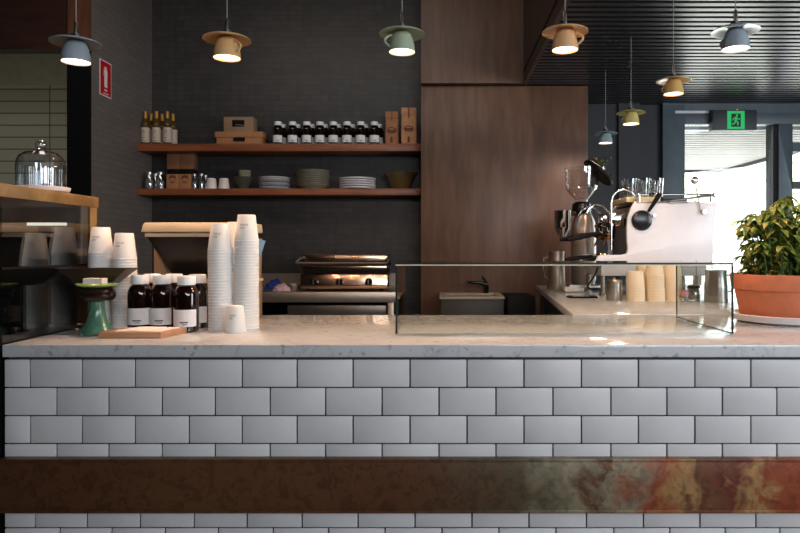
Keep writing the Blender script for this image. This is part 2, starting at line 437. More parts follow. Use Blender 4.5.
# glazed door leaf: glass from 683 to 771
d = struct(MB().box(fx(683), fx(771), FY + .0, FY + .012, 0.1, fz(125)).build('door_1', GLASSP))
f = MB().box(fx(683), fx(771), FY - .01, FY + .03, 0, .12)
f.build('door_rail', FRAME, d)
MB().box(fx(768), fx(770), FY - .05, FY - .01, 1.0, 1.25, bevel=.004).build('door_handle', STEELD, d)
wd = struct(MB().box(fx(790), 5.2, FY + .0, FY + .012, .1, fz(125)).build('window_1', GLASSP))
m = MB()
for a, b in ((143, 152), (182, 189)): m.box(fx(790), 5.2, FY - .05, FY + .05, fz(b), fz(a))
m.box(fx(790), 5.2, FY - .05, FY + .05, 0, .12)
m.build('window_frame', FRAME, wd)
struct(MB().box(fx(673), fx(709), FY - .06, FY - .051, fz(114.6), fz(112)).build('trim_7', simple('gap_daylight_strip', rgb(225, 225, 230), .5)))  # daylight in the header slit, put in as a white strip
# camera side of the room
struct(MB().box(5.15, 5.2, -2.6, 6.4, 0, 4.0).build('wall_right', CHARWALL))
struct(MB().box(-6.2, -6.15, -2.6, 7.3, 0, 4.0).build('wall_far_left', CHARWALL))
struct(MB().box(-6.2, 5.2, -2.65, -2.6, 0, 4.0).build('wall_front', CHARWALL))

# ---- outdoors
struct(MB().box(-8, 34, 6.4, 45, -.06, -.01).build('paving_ground', PAVE))
m = MB()
yy = 6.5; zt = EYE + 1.2
while yy < 9.85:
    xr = 4.36; m.box(1.2, 7.5 if yy < 7.0 else xr, yy, yy + .095, zt, zt + .03); yy += .145
aw = m.build('awning', SOFFIT)
MB().box(1.0, 4.36, 6.5, 9.86, zt + .06, zt + .08).build('awning_backing', simple('grey_backing', rgb(84, 84, 90), .8), aw)
MB().box(4.32, 4.38, 7.0, 9.9, zt - .04, zt + .06).box(1.0, 4.38, 9.84, 9.9, zt - .04, zt + .06).build('awning_edge', CHARWALL, aw)
tag(aw, 'white slatted awning seen through the glass door', 'awning')
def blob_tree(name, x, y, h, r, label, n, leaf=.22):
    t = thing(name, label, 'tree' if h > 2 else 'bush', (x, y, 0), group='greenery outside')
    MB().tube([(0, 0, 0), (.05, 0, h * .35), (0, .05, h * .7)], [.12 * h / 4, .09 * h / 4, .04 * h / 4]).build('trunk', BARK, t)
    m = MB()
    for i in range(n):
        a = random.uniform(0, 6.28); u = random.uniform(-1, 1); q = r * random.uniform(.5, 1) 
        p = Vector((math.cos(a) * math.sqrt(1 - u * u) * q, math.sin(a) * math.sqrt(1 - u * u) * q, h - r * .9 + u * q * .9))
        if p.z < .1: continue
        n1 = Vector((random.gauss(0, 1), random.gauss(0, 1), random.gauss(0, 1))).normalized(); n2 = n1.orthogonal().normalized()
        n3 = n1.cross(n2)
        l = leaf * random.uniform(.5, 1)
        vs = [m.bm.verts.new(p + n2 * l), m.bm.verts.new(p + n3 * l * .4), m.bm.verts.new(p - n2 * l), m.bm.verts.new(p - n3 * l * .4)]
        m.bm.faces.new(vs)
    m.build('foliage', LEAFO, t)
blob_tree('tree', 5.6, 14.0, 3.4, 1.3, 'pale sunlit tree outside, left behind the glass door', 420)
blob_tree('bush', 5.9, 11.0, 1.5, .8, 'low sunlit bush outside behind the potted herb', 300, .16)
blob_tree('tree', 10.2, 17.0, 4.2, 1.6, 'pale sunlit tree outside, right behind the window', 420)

# ================================================================== SERVICE COUNTER
CXL, CXR = -1.437, 2.35
BACK = .318 * F / (315 - VY)
ct = MB().box(CXL, CXR, FR, BACK, CT - .041, CT, bevel=.003).build('countertop', MARBLE)
tag(ct, 'long pale marble countertop over the white tiled front', 'countertop')
counter = thing('tiled_counter', 'white subway tiled counter front with a brass band', 'counter', (0, FR, 0))
TF = FR + .012
MB().box(CXL + .012, CXR, TF + .006, BACK - .05, 0, CT - .042).build('counter_body', GROUT, counter, loc=None).location = (0, -FR, 0)
odd = [-24, 30, 82, 135, 189, 242, 297, 353, 410, 467, 524, 581.5, 638.5, 695, 751, 807, 864, 921, 978, 1035, 1092]
even = [3, 56.5, 108.5, 162, 215, 270, 325.5, 382, 439, 496, 553, 611, 667, 722.5, 777, 833, 890, 947, 1004, 1061, 1118]
rows = [360.3]; 
m = MB()
ys = [359.2, 387.6, 415.8, 443.8, 471.5, 499, 528, 556, 584, 612, 640, 668]
for k in range(len(ys) - 1):
    J = odd if (k % 2 == 0) else even
    if k == 5: J = [v + 5 for v in odd]
    if k == 6: J = [v + 3 for v in even]
    js = [4] + [v for v in J if v > 8]
    for a, b in zip(js[:-1], js[1:]):
        x0, x1 = X(a, TF), X(b, TF); z0, z1 = Z(ys[k + 1], TF), Z(ys[k], TF)
        if z0 < 0 or x1 > CXR: continue
        g = .0022; o = random.uniform(-.0006, .0006)
        m.box(x0 + g, x1 - g, TF + o, TF + .012, z0 + g, z1 - g, bevel=.0022, seg=2)
# the same bond runs on down to the floor
tiles = m.build('tile_cladding', SUBWAY, counter); tiles.location = (0, -FR, 0)
b = MB()
BY = 2.085
zt, zb = Z(460, BY), Z(512, BY)
b.box(CXL, CXR, BY, TF + .004, zb, zt, bevel=.003)
b.box(CXL, CXR, BY - .004, TF + .004, zt - .006, zt + .003, bevel=.001)
b.box(CXL, CXR, BY - .004, TF + .004, zb - .003, zb + .006, bevel=.001)
bd = b.build('brass_band', PATINA, counter); bd.location = (0, -FR, 0)
bd['label'] = 'patinated brass band with mottled brown and red stains'

# ================================================================== PENDANT LAMPS
def pendant(px, py_mouth, sw, Y, col, colname, label, handle_ang, top, tint, warm, group):
    """an upside-down cup under its saucer, on a cord"""
    x = X(px, Y); zm = Z(py_mouth + 1.3, Y)
    s = (sw / 2) * Y / F / .096
    t = thing('cup_pendant_lamp', label, 'lamp', (x, Y, zm), 0, group)
    cm = simple(colname, col, .3, coat=.4, var=.06)
    MB().tube([(0, 0, .13 * s), (0, 0, top - zm)], .0022, 8).build('cord', simple('grey_cord', rgb(150, 148, 146), .5), t)
    MB().lathe([(0, .108 * s), (.008, .108 * s), (.0075, .158 * s), (.004, .165 * s), (0, .165 * s)], seg=16).build('cord_grip', STEEL, t)
    h = .083 * s
    sau = MB().lathe([(0, h + .012 * s), (.025 * s, h + .014 * s), (.045 * s, h + .012 * s), (.085 * s, h + .000 * s), (.095 * s, h - .006 * s), (.096 * s, h - .009 * s), (.092 * s, h - .009 * s), (.06 * s, h - .001), (.03 * s, h + .004), (0, h + .004)], seg=48).build('saucer', cm, t)
    MB().lathe([(0, h + .014 * s), (.018 * s, h + .014 * s), (.020 * s, h + .026 * s), (.006, h + .03 * s), (0, h + .03 * s)], seg=24).build('lamp_cap', BLACKG, t)
    prof = [(.0, h), (.030 * s, h), (.038 * s, h - .008 * s), (.046 * s, h - .03 * s), (.053 * s, h - .055 * s), (.0555 * s, 0.0), (.053 * s, 0), (.050 * s, h - .055 * s), (.043 * s, h - .03 * s), (.033 * s, h - .01 * s), (0, h - .008 * s)]
    cup = MB().lathe(prof, seg=40).build('cup', cm, t)
    if handle_ang is not None:
        ca, sa = math.cos(handle_ang), math.sin(handle_ang)
        pts = []
        for k in range(13):
            a = math.pi * k / 12
            rr = .046 * s + .026 * s * math.sin(a) + .008 * s * (k / 12)
            pts.append((ca * rr, sa * rr, h * .80 - .05 * s * (k / 12)))
        MB().tube(pts, .0048 * s, 8).build('handle', cm, cup)
    MB().lathe([(0, .006), (.051 * s, .006), (.051 * s, .010), (0, .010)], seg=40).build('diffuser', emit('lamp_glow_' + warm, tint, LAMP_GLOW), t)
    ld = bpy.data.lights.new('lamp_light', 'AREA'); ld.shape = 'DISK'; ld.size = .10 * s; ld.energy = LAMP_W * (1 if Y < 3 else .45); ld.color = tint[:3]
    lo = bpy.data.objects.new('lamp_light', ld); scene.collection.objects.link(lo); lo.parent = t; lo.location = (0, 0, -.002)
    return t
W1 = (1, .60, .35, 1); W2 = (1, .66, .42, 1); W3 = (1, .66, .50, 1)
G1 = 'cup lamps over the counter'; G2 = 'cup lamps receding to the window'
BL = rgb(150, 162, 172); OC = rgb(216, 176, 122); CE = rgb(170, 182, 158); PE = rgb(226, 180, 132); YO = rgb(214, 176, 112); YG = rgb(206, 198, 130); BG = rgb(150, 170, 176)
pendant(76, 61, 48, 2.6, BL, 'blue_grey_glaze', 'blue-grey cup pendant lamp hanging left of the red sign', 2.2, 3.95, W3, 'pinkish', G1)
pendant(227, 57, 47, 2.6, OC, 'ochre_glaze', 'ochre cup pendant lamp above the wooden shelves', -.5, 3.95, W1, 'warm', G1)
pendant(402, 51, 46, 2.6, CE, 'celadon_glaze', 'pale celadon cup pendant lamp beside the wood boxing', -2.7, 3.95, W2, 'soft', G1)
pendant(565, 49, 46, 2.6, PE, 'peach_glaze', 'peach cup pendant lamp before the dark slatted ceiling', -.5, 3.95, W1, 'warm', G1).location.z += .0
pendant(735.5, 48, 46, 2.6, BL, 'blue_grey_glaze', 'large blue-grey cup pendant lamp above the exit sign', 2.0, CEIL, W3, 'pinkish', G1)
pendant(673.5, 93, 34, 3.47, YO, 'mustard_glaze', 'mustard cup pendant lamp left of the exit sign', 2.2, CEIL, W1, 'warm', G2)
pendant(631, 123, 28.5, 4.25, YG, 'pale_yellow_green_glaze', 'pale yellow-green cup pendant lamp above the espresso machine', 2.2, CEIL, W2, 'soft', G2)
pendant(605.5, 142, 24, 5.07, BG, 'teal_grey_glaze', 'smallest blue-grey cup pendant lamp, farthest back', 2.2, CEIL, W3, 'pinkish', G2)

# ================================================================== SIGNS
t = thing('exit_sign', 'dark box exit sign with a green running figure above the glass door', 'sign', (X(735, 6.1), 6.1, Z(130, 6.1)))
sx = 44 * 6.1 / F / 2; sh = 20 * 6.1 / F
MB().prism([(-.0, 0), (-.0, sh), (.104, sh + .02), (.104, 0)], 'X', -sx, sx, bevel=.003).build('housing', simple('grey_black_housing', rgb(50, 56, 60), .5), t)
g = MB().box(-sx + .135, -sx + .30, -.004, .0, .01, sh - .01).build('sign_face', emit('exit_green', (.0, .50, .12, 1), .45), t)
c = -sx + .2175; k = .9
m = MB()
BLKP = simple('sign_black', rgb(10, 26, 14), .5)
m.box(c - .045, c - .005, -.006, -.004, .03, .155) .box(c - .005, c + .045, -.006, -.004, .03, .155)
m.build('pictogram_panel', BLKP, g)
m = MB()
GM = emit('exit_green', (.0, .50, .12, 1), .45)
m.cyl((c + .008, -.006, .138), .010, .002, 12, M=Matrix.Rotation(R(90), 4, 'X'))
def limb(m, a, b2, w_):
    a = Vector((a[0], 0, a[1])); b2 = Vector((b2[0], 0, b2[1])); d = (b2 - a).normalized(); n = Vector((-d.z, 0, d.x)) * w_
    vs = [m.bm.verts.new(q + Vector((0, -.0075, 0))) for q in (a + n, b2 + n, b2 - n, a - n)]
    m.bm.faces.new(vs)
limb(m, (c + .004, .125), (c - .006, .085), .009)
limb(m, (c, .12), (c - .026, .108), .005); limb(m, (c - .026, .108), (c - .032, .09), .005)
limb(m, (c + .004, .12), (c + .02, .10), .005); limb(m, (c + .02, .10), (c + .036, .106), .005)
limb(m, (c - .006, .088), (c + .018, .072), .006); limb(m, (c + .018, .072), (c + .014, .044), .006)
limb(m, (c - .006, .088), (c - .014, .062), .006); limb(m, (c - .014, .062), (c - .038, .054), .006)
m.build('running_figure', GM, g)
MB().cyl((0.03, 0.02, sh + .006), .004, .006, 10).build('indicator', emit('red_led', (1, .05, .03, 1), 3), t)

def text(name, body, size, mat, parent, loc, rot, ex=.0006):
    cu = bpy.data.curves.new(name, 'FONT'); cu.body = body; cu.size = size; cu.align_x = 'CENTER'; cu.extrude = ex
    o = bpy.data.objects.new(name + '_c', cu); scene.collection.objects.link(o)
    dg = bpy.context.evaluated_depsgraph_get(); dg.update()
    me = bpy.data.meshes.new_from_object(o.evaluated_get(dg)); bpy.data.objects.remove(o)
    me.materials.clear(); me.materials.append(mat)
    q = bpy.data.objects.new(name, me); scene.collection.objects.link(q); q.parent = parent; q.location = loc; q.rotation_euler = rot
    return q
def yl(px): return F * XW / (px - VX)
y0, y1 = yl(99.5), yl(111); yc = (y0 + y1) / 2; zc = Z(79, yc)
t = thing('fire_extinguisher_sign', 'red and white fire extinguisher sign on the side wall', 'sign', (XW, yc, zc))
hw = (y1 - y0) / 2; hh = 17.6 * yc / F
MB().box(.0, .003, -hw, hw, -hh, hh).build('sign_border', WHITEM, t)
MB().box(.003, .004, -hw + .008, hw - .008, -hh + .008, hh - .008).build('sign_face', REDM, t)
m = MB()
m.prism([(-.022, -.07), (.022, -.07), (.022, .06), (.012, .08), (-.012, .08), (-.022, .06)], 'X', .004, .005)
m.prism([(-.018, .084), (.014, .084), (.014, .092), (-.018, .096)], 'X', .004, .005)
m.prism([(-.022, .088), (-.03, .075), (-.034, .02), (-.03, .02), (-.026, .07), (-.018, .084)], 'X', .004, .005)
m.build('extinguisher_symbol', WHITEM, t)
text('sign_lettering', 'FIRE', .026, WHITEM, t, (.0045, 0, -hh + .040), (R(90), 0, R(90)))
text('sign_lettering', 'EXTINGUISHER', .0125, WHITEM, t, (.0045, 0, -hh + .018), (R(90), 0, R(90)))

# ================================================================== BACK SHELVES
SX0, SX1 = XW + .002, PX0 + .0
USZ = Z(143.5, 5.7); LSZ = Z(188.5, 5.7)
for zt_, th, lab in ((USZ, 7.5 * 5.7 / F, 'upper long wooden wall shelf with bottles and boxes'), (LSZ, 6.5 * 5.7 / F, 'lower long wooden wall shelf with plates and bowls')):
    tag(MB().box(SX0, SX1 + .15, 5.7, 5.998, zt_ - th, zt_, bevel=.002).build('wall_shelf', SHELFW), lab, 'shelf', None)

def bottle(label, group, loc, s=1.0):
    t = thing('amber_bottle', label, 'bottle', loc, 0, group)
    r = .0455 * s
    MB().lathe([(0, 0), (r * .9, 0), (r, .006), (r, .138 * s), (r * .96, .152 * s), (r * .80, .168 * s), (r * .6, .176 * s), (r * .55, .190 * s), (0, .190 * s)], seg=32).build('bottle_body', AMBER, t)
    MB().lathe([(0, .178 * s), (.033 * s, .178 * s), (.0335 * s, .182 * s), (.0335 * s, .208 * s), (.031 * s, .212 * s), (0, .212 * s)], seg=32).build('bottle_cap', CAPW, t)
    # wrap-round label on the front, with printed lines
    def wrap(m, a0, a1, z0, z1, rr, n=12):
        for k in range(n):
            u0 = a0 + (a1 - a0) * k / n; u1 = a0 + (a1 - a0) * (k + 1) / n
            vs = [m.bm.verts.new((rr * math.cos(u), rr * math.sin(u), z)) for u, z in ((u0, z0), (u1, z0), (u1, z1), (u0, z1))]
            m.bm.faces.new(vs)
        return m
    lb = wrap(MB(), R(-160), R(-20), .022 * s, .086 * s, r + .0008).build('bottle_label', LABELM, t)
    if s >= .99:
        mm = MB(); wrap(mm, R(-100), R(-62), .036 * s, .041 * s, r + .0013, 5); wrap(mm, R(-90), R(-66), .029 * s, .032 * s, r + .0013, 4)
        mm.build('label_print', INK, lb)
    return t
bt = {}
counts = ['first', 'second', 'third', 'fourth', 'fifth', 'sixth', 'seventh', 'eighth']
b0 = None
for i, px in enumerate([278, 292.7, 306.8, 320, 333.4, 347, 360.7, 374.4]):
    Y = 5.80
    l = 'white-capped amber bottle on the upper shelf, %s from left in the front row' % counts[i]
    if b0 is None: b0 = bottle(l, 'amber bottles on the upper shelf', (X(px, Y), Y, USZ))
    else: copy_tree(b0, (X(px, Y), Y, USZ), l)
for i, px in enumerate([278, 292.7, 306.8, 320, 333.4, 347, 360.7, 374.4]):
    Y = 5.92
    copy_tree(b0, (X(px + 4.2, Y), Y, USZ), 'amber bottle on the upper shelf, %s from left in the back row' % counts[i])

# wine bottles
def wine(label, loc):
    t = thing('wine_bottle', label, 'bottle', loc, 0, 'wine bottles on the upper shelf')
    MB().lathe([(0, 0), (.034, 0), (.038, .005), (.038, .175), (.036, .195), (.022, .225), (.0145, .245), (.0145, .30), (0, .30)], seg=28).build('bottle_body', WINEG, t)
    MB().lathe([(0, .235), (.0165, .235), (.0155, .26), (.0158, .302), (.015, .304), (0, .304)], seg=20).build('foil_capsule', CAPS, t)
    MB().lathe([(.0385, .022), (.0388, .022), (.0388, .155), (.0385, .155)], seg=28).build('bottle_label', simple('aged_label', rgb(206, 188, 170), .6), t)
    m = MB()
    for zz, w_ in ((.125, .5), (.11, .6), (.06, .7), (.035, 1.6)):
        for k in range(6):
            a0 = -math.pi / 2 - w_ / 2 + w_ * k / 6; a1 = a0 + w_ / 6
            m.bm.faces.new([m.bm.verts.new((.0392 * math.cos(u), .0392 * math.sin(u), z_)) for u, z_ in ((a0, zz), (a1, zz), (a1, zz + .004), (a0, zz + .004))])
    m.build('label_print', simple('brown_ink', rgb(120, 80, 60), .7), t)
    return t
wv = None
for i, (px, Y, l) in enumerate([(145.5, 5.79, 'gold-topped wine bottle at the left end of the upper shelf, front left'), (156.5, 5.79, 'gold-topped wine bottle on the upper shelf, front middle of six'), (167.5, 5.79, 'gold-topped wine bottle on the upper shelf, front right of six'),
        (151.2, 5.9, 'wine bottle on the upper shelf, back left of six'), (162.2, 5.9, 'wine bottle on the upper shelf, back middle of six'), (173, 5.9, 'wine bottle on the upper shelf, back right of six')]):
    loc = (X(px, Y), Y, USZ)
    wv = wine(l, loc) if wv is None else (copy_tree(wv, loc, l), wv)[1]

# kraft boxes on the upper shelf
Y = 5.78
t = thing('cardboard_box', 'long lidded cardboard box flat on the upper shelf', 'box', (X(239.5, Y), Y, USZ))
w2 = 24 * Y / F
MB().box(-w2 + .012, w2 - .012, -.01, .15, 0, .072, bevel=.002).build('box_base', KRAFT, t)
MB().box(-w2, w2, -.018, .16, .066, .118, bevel=.003).build('box_lid', KRAFT, t)
MB().box(-.05, .055, -.0195, -.018, .03, .066).build('box_label', BLACK, t)
t.children
t = thing('cardboard_box', 'smaller pale brown box on top of the long lidded box', 'box', (X(239, Y), Y, USZ + .119))
MB().box(-.137, .13, -.005, .14, 0, .135, bevel=.003).build('box_body', KRAFTP, t)
MB().box(-.06, .05, -.0065, -.005, .045, .105).build('box_label', BLACK, t)
m = MB(); m.box(-.03, .03, -.0075, -.0065, .06, .064); m.box(.03, .045, -.0075, -.0065, .053, .058); m.build('label_print', simple('pale_ink', rgb(150, 140, 130), .7), t)

# kraft coffee bags
def bag(px, w_, h, label, mat):
    Y = 5.80
    t = thing('coffee_bag', label, 'bag', (X(px, Y), Y, USZ), 0, 'coffee bags on the upper shelf')
    m = MB()
    wv_ = w_ / 2; prof = []
    rings = []
    for z_, sx_, sy_ in ((0, .95, .045), (.01, 1, .05), (.10, 1.02, .052), (h * .62, .98, .046), (h * .8, .97, .03), (h * .86, .97, .012), (h, .96, .009)):
        ring = []
        for k in range(16):
            a = 2 * math.pi * k / 16
            cx = math.copysign(abs(math.cos(a)) ** .35, math.cos(a)) * wv_ * sx_; cy = math.copysign(abs(math.sin(a)) ** .35, math.sin(a)) * sy_
            ring.append(m.bm.verts.new((cx + random.uniform(-.0012, .0012), cy + random.uniform(-.003, .003), z_)))
        rings.append(ring)
    for a, b_ in zip(rings[:-1], rings[1:]):
        for k in range(16): m.bm.faces.new([a[k], a[(k + 1) % 16], b_[(k + 1) % 16], b_[k]])
    m.bm.faces.new(rings[0][::-1]); m.bm.faces.new(rings[-1])
    m.build('bag_body', mat, t)
    MB().box(-wv_ * .98, wv_ * .98, -.036, -.012, h * .80, h * 1.0, bevel=.004).build('folded_top', mat, t)
    MB().box(-.007, .007, -.040, -.036, h * .72, h * 1.0).build('tin_tie', KRAFTD, t)
    m = MB(); M = Matrix.Rotation(R(90), 4, 'X')
    m.torus((0, -.054, h * .42), .040, .0032, M=Matrix.Diagonal((1, 1, .62, 1)) @ M)
    m.box(-.034, .034, -.0555, -.05, h * .42 - .012, h * .42 + .006)
    m.box(-.01, .01, -.0555, -.045, .02, .07)
    m.build('bag_print', simple('brown_stamp', rgb(112, 62, 40), .7), t)
    return t
bag(392, .118, .30, 'shorter brown paper coffee bag on the upper shelf', simple('mid_kraft_bag', rgb(176, 120, 84), .7, var=.2, bump=.4, scale=30))
bag(409, .140, .335, 'taller pale brown coffee bag at the right end of the upper shelf', simple('pale_kraft_bag', rgb(216, 156, 112), .7, var=.2, bump=.4, scale=30))

# ---- lower shelf
def jar(px, Y, label, h=.155, r=.040, grp='glass jars on the lower shelf'):
    t = thing('glass_jar', label, 'jar', (X(px, Y), Y, LSZ), 0, grp)
    MB().lathe([(0, .001), (r * .95, 0.001), (r, .006), (r, h * .72), (r * .7, h * .84), (r * .7, h * .88), (r * .66, h * .88), (r * .66, h * .83), (r * .95, h * .7), (r * .95, .008), (0, .006)], seg=24).build('jar_body', GLASSD, t)
    MB().lathe([(0, .007), (r * .92, .007), (r * .92, h * .5), (0, h * .52)], seg=20).build('contents', simple('grey_salt', rgb(150, 160, 160), .5), t)
    MB().lathe([(0, h * .86), (r * .78, h * .86), (r * .78, h * .98), (r * .6, h), (0, h)], seg=24).build('jar_lid', STEEL, t)
    return t
j = jar(149.5, 5.78, 'glass shaker jar at the left end of the lower shelf')
copy_tree(j, (X(160.5, 5.78), 5.78, LSZ), 'glass shaker jar beside the printed kraft cartons, second on the lower shelf')
copy_tree(j, (X(155.5, 5.9), 5.9, LSZ), 'glass jar half hidden behind the two left shaker jars')
k = jar(194.5, 5.78, 'small glass shaker right of the printed kraft cartons', .14, .024, 'small shakers on the lower shelf')
copy_tree(k, (X(201.5, 5.76), 5.76, LSZ), 'small glass shaker left of the two white cups')
copy_tree(k, (X(205.5, 5.88), 5.88, LSZ), 'small glass shaker half hidden behind the nearer white cup')
for i, (px, l) in enumerate(((172.5, 'left kraft carton with a printed face on the lower shelf'), (185, 'right kraft carton with a printed face on the lower shelf'))):
    Y = 5.76
    t = thing('kraft_carton', l, 'box', (X(px, Y), Y, LSZ), 0, 'printed kraft cartons')
    MB().box(-.055, .055, 0, .10, 0, .135, bevel=.002).build('carton_body', KRAFT, t)
    m = MB(); rim = []
    pts = [(-.03, .085), (-.034, .105), (-.022, .122), (0, .127), (.022, .122), (.033, .105), (.030, .085), (.018, .10), (0, .103), (-.018, .097)]
    m.prism(pts, 'Y', -.0015, 0); m.prism([(-.024, .066), (-.01, .07), (0, .062), (.012, .07), (.024, .064), (.01, .054), (-.012, .055)], 'Y', -.0015, 0)
    m.build('face_print', simple('brown_stamp', rgb(112, 62, 40), .7), t)
for i, (px, l) in enumerate(((173.5, 'left brown card box on the cartons, just under the upper shelf'), (187, 'right brown card box on the cartons, just under the upper shelf'))):
    Y = 5.86
    t = thing('card_box', l, 'box', (X(px, Y), Y, LSZ + .137), 0, 'brown card boxes')
    MB().box(-.058, .058, .0, .1, 0, .055, bevel=.002).build('box_base', BLACK, t)
    MB().box(-.060, .060, -.004, .1, .056, .20, bevel=.002).build('box_body', KRAFTD, t)
def small_cup(px, l):
    Y = 5.77
    return tag(MB().lathe([(0, .098), (.035, .098), (.038, .095), (.050, .002), (.050, 0), (.047, 0), (.035, .092), (0, .094)], (0, 0, 0), 28).build('ceramic_cup', simple('ivory_ceramic', rgb(250, 232, 222), .4)), l, 'cup', 'white cups on the lower shelf')
c1 = small_cup(211, 'left upturned white cup beside the small shakers on the lower shelf'); c1.location = (X(211.5, 5.77), 5.77, LSZ)
c2 = c1.copy(); scene.collection.objects.link(c2); c2.location = (X(224, 5.77), 5.77, LSZ); c2['label'] = 'right upturned white cup left of the dark bowls'
def bowl_prof(r, h, foot=.45, th=.004):
    return [(0, .002), (r * foot, 0), (r * foot, .006), (r * .72, h * .38), (r * .92, h * .75), (r, h), (r - th, h), (r * .9 - th, h * .75), (r * .68, h * .42), (r * foot * .8, .012), (0, .010)]
def stack(name, cat, px, Y, z, prof, mat, n, step, labels, group, jit=.002, seg=36, mats=None):
    base = None; outs = []
    for i in range(n):
        loc = (X(px, Y) + random.uniform(-jit, jit), Y + random.uniform(-jit, jit), z + i * step)
        if base is None or mats:
            o = MB().lathe(prof, seg=seg).build(name, mats[i % len(mats)] if mats else mat); base = o
        else:
            o = base.copy(); scene.collection.objects.link(o)
        o.location = loc; o.rotation_euler = (0, 0, i * 1.3)
        tag(o, labels(i, n), cat, group); outs.append(o)
    return outs
ordw = ['lowest', 'second', 'third', 'fourth', 'fifth', 'sixth', 'seventh', 'eighth', 'ninth', 'tenth', 'eleventh', 'twelfth', 'thirteenth', 'fourteenth', 'fifteenth', 'sixteenth', 'seventeenth', 'eighteenth', 'nineteenth', 'twentieth']
def num(i):
    if i < 20: return ordw[i]
    tens = ['twenty', 'thirty'][(i + 1) // 10 - 2]; u = (i + 1) % 10
    return ['twentieth', 'thirtieth'][(i + 1) // 10 - 2] if u == 0 else tens + '-' + ['', 'first', 'second', 'third', 'fourth', 'fifth', 'sixth', 'seventh', 'eighth', 'ninth'][u]
def labeller(what, where):
    def f(i, n):
        p = 'topmost' if i == n - 1 else ('lowest' if i == 0 else num(i) + ' from the bottom')
        return '%s %s, %s' % (what, where, p)
    return f
stack('bowl', 'bowl', 243, 5.83, LSZ, bowl_prof(.088, .115), CERAD, 1, .0, lambda i, n: 'large dark celadon bowl under the small nested bowls', 'bowls on the lower shelf')
stack('bowl', 'bowl', 244.5, 5.83, LSZ + .085, bowl_prof(.060, .05, .5), CERAG, 3, .02, labeller('small grey bowl', 'in the dark bowl'), 'bowls on the lower shelf')
pl = lambda r: [(0, .001), (r * .55, 0), (r * .6, .003), (r * .95, .012), (r, .016), (r * .995, .0185), (r * .93, .0155), (r * .6, .006), (0, .005)]
plate_p = pl(.152)
stack('plate', 'plate', 274.5, 5.85, LSZ, [(0, .001), (.09, 0), (.135, .010), (.143, .016), (.143, .0195), (.13, .016), (.09, .007), (0, .006)], CERAW, 6, .0185, labeller('blue-white plate', 'in the stack right of the dark bowls'), 'blue-white plates', mats=[CERAW, CERAB, CERAW, CERAB, CERAW, CERAW])
stack('bowl', 'bowl', 313, 5.85, LSZ, [(0, .001), (.09, 0), (.098, .008), (.120, .022), (.151, .040), (.151, .043), (.118, .027), (.09, .012), (0, .008)], CERAG, 9, .0165, labeller('speckled grey bowl', 'mid lower shelf stack'), 'speckled grey bowls', jit=.005)
stack('plate', 'plate', 357.5, 5.85, LSZ, [(0, .001), (.13, 0), (.165, .006), (.170, .012), (.170, .0205), (.166, .0205), (.163, .012), (.13, .007), (0, .006)], CERAW, 5, .021, labeller('white rimmed plate', 'in the stack left of the olive bowl'), 'white plates')
stack('serving_bowl', 'bowl', 400.5, 5.83, LSZ, [(0, .002), (.085, 0), (.09, .006), (.098, .03), (.125, .10), (.152, .142), (.157, .150), (.151, .150), (.118, .098), (.09, .03), (0, .014)], OLIVE, 1, 0, lambda i, n: 'wide olive glazed bowl at the right end of the lower shelf', None)

# ================================================================== BACK BENCH, GRILL, SINK
BBZ = Z(292, 5.2)
t = thing('steel_bench', 'stainless steel back bench under the panini grill', 'bench', (0, 5.2, 0))
x0, x1 = X(200, 5.2), X(396, 5.2)
MB().box(x0, x1, 0, .76, BBZ - .085, BBZ, bevel=.004).build('bench_top', STEELD, t)
for xx in (x0 + .02, x1 - .07):
    MB().box(xx, xx + .05, .02, .07, 0, BBZ - .085, bevel=.003).build('leg', STEELD, t)
tag(MB().box(x0, x1, 5.983, 5.998, BBZ+.002, BBZ + .12).build('splashback', STEELD), 'low steel splashback along the tiled wall behind the grill', 'splashback')
MB().box(X(287, 5.25), X(386, 5.25), .06, .7, Z(318, 5.25), Z(305.5, 5.25), bevel=.004).build('drawer_unit', simple('dim_steel_front', rgb(120, 114, 106), .35, metal=.8), t)
MB().box(x0 + .1, x1 - .05, .09, .7, .15, Z(319, 5.25)).build('lower_cabinet', BLACK, t)
# grill
GY = 5.28
t = thing('panini_grill', 'wide warm steel panini grill with three knobs on the bench', 'grill', (X(344, GY), GY, BBZ))
hw = 43.5 * GY / F; kk = GY / F
for sx_ in (-1, 1):
    for yy in (.04, .36): MB().cyl((sx_ * (hw - .05), yy, 0), .015, .02, 12).build('foot', BLACK, t)
MB().prism([(0.0, .02), (-.012, .05), (0, 17 * kk), (.02, 18.5 * kk), (.40, 18.5 * kk), (.40, .02)], 'X', -hw, hw, bevel=.004).build('grill_body', COPPERY, t)
MB().box(-hw + .02, hw - .01, .01, .38, 18.5 * kk, 21 * kk).build('lower_plate', BLACK, t)
MB().box(-hw + .015, hw - .005, -.005, .38, 21.5 * kk, 26 * kk, bevel=.006).build('upper_plate', COPPERY, t)
MB().box(-hw - .0, hw + .0, .0, .38, 26 * kk, 27.6 * kk).build('plate_gap', BLACK, t)
l = MB().box(-hw + .01, hw - .0, .03, .40, 27.6 * kk, 37 * kk, bevel=.012).build('grill_lid', COPPERY, t)
MB().box(-.08, .06, .026, .032, 33 * kk, 35 * kk).build('badge', simple('pale_badge', rgb(220, 190, 160), .4), l)
pts = [(-hw + .03, .06, 34 * kk), (-hw + .0, -.03, 33 * kk), (-hw - .025, -.06, 29 * kk), (-hw - .02, -.07, 28.5 * kk), (hw + .0, -.07, 28.5 * kk), (hw + .01, -.04, 31 * kk), (hw - .01, .06, 34 * kk)]
MB().tube(pts, .011, 10).build('handle', STEEL, t)
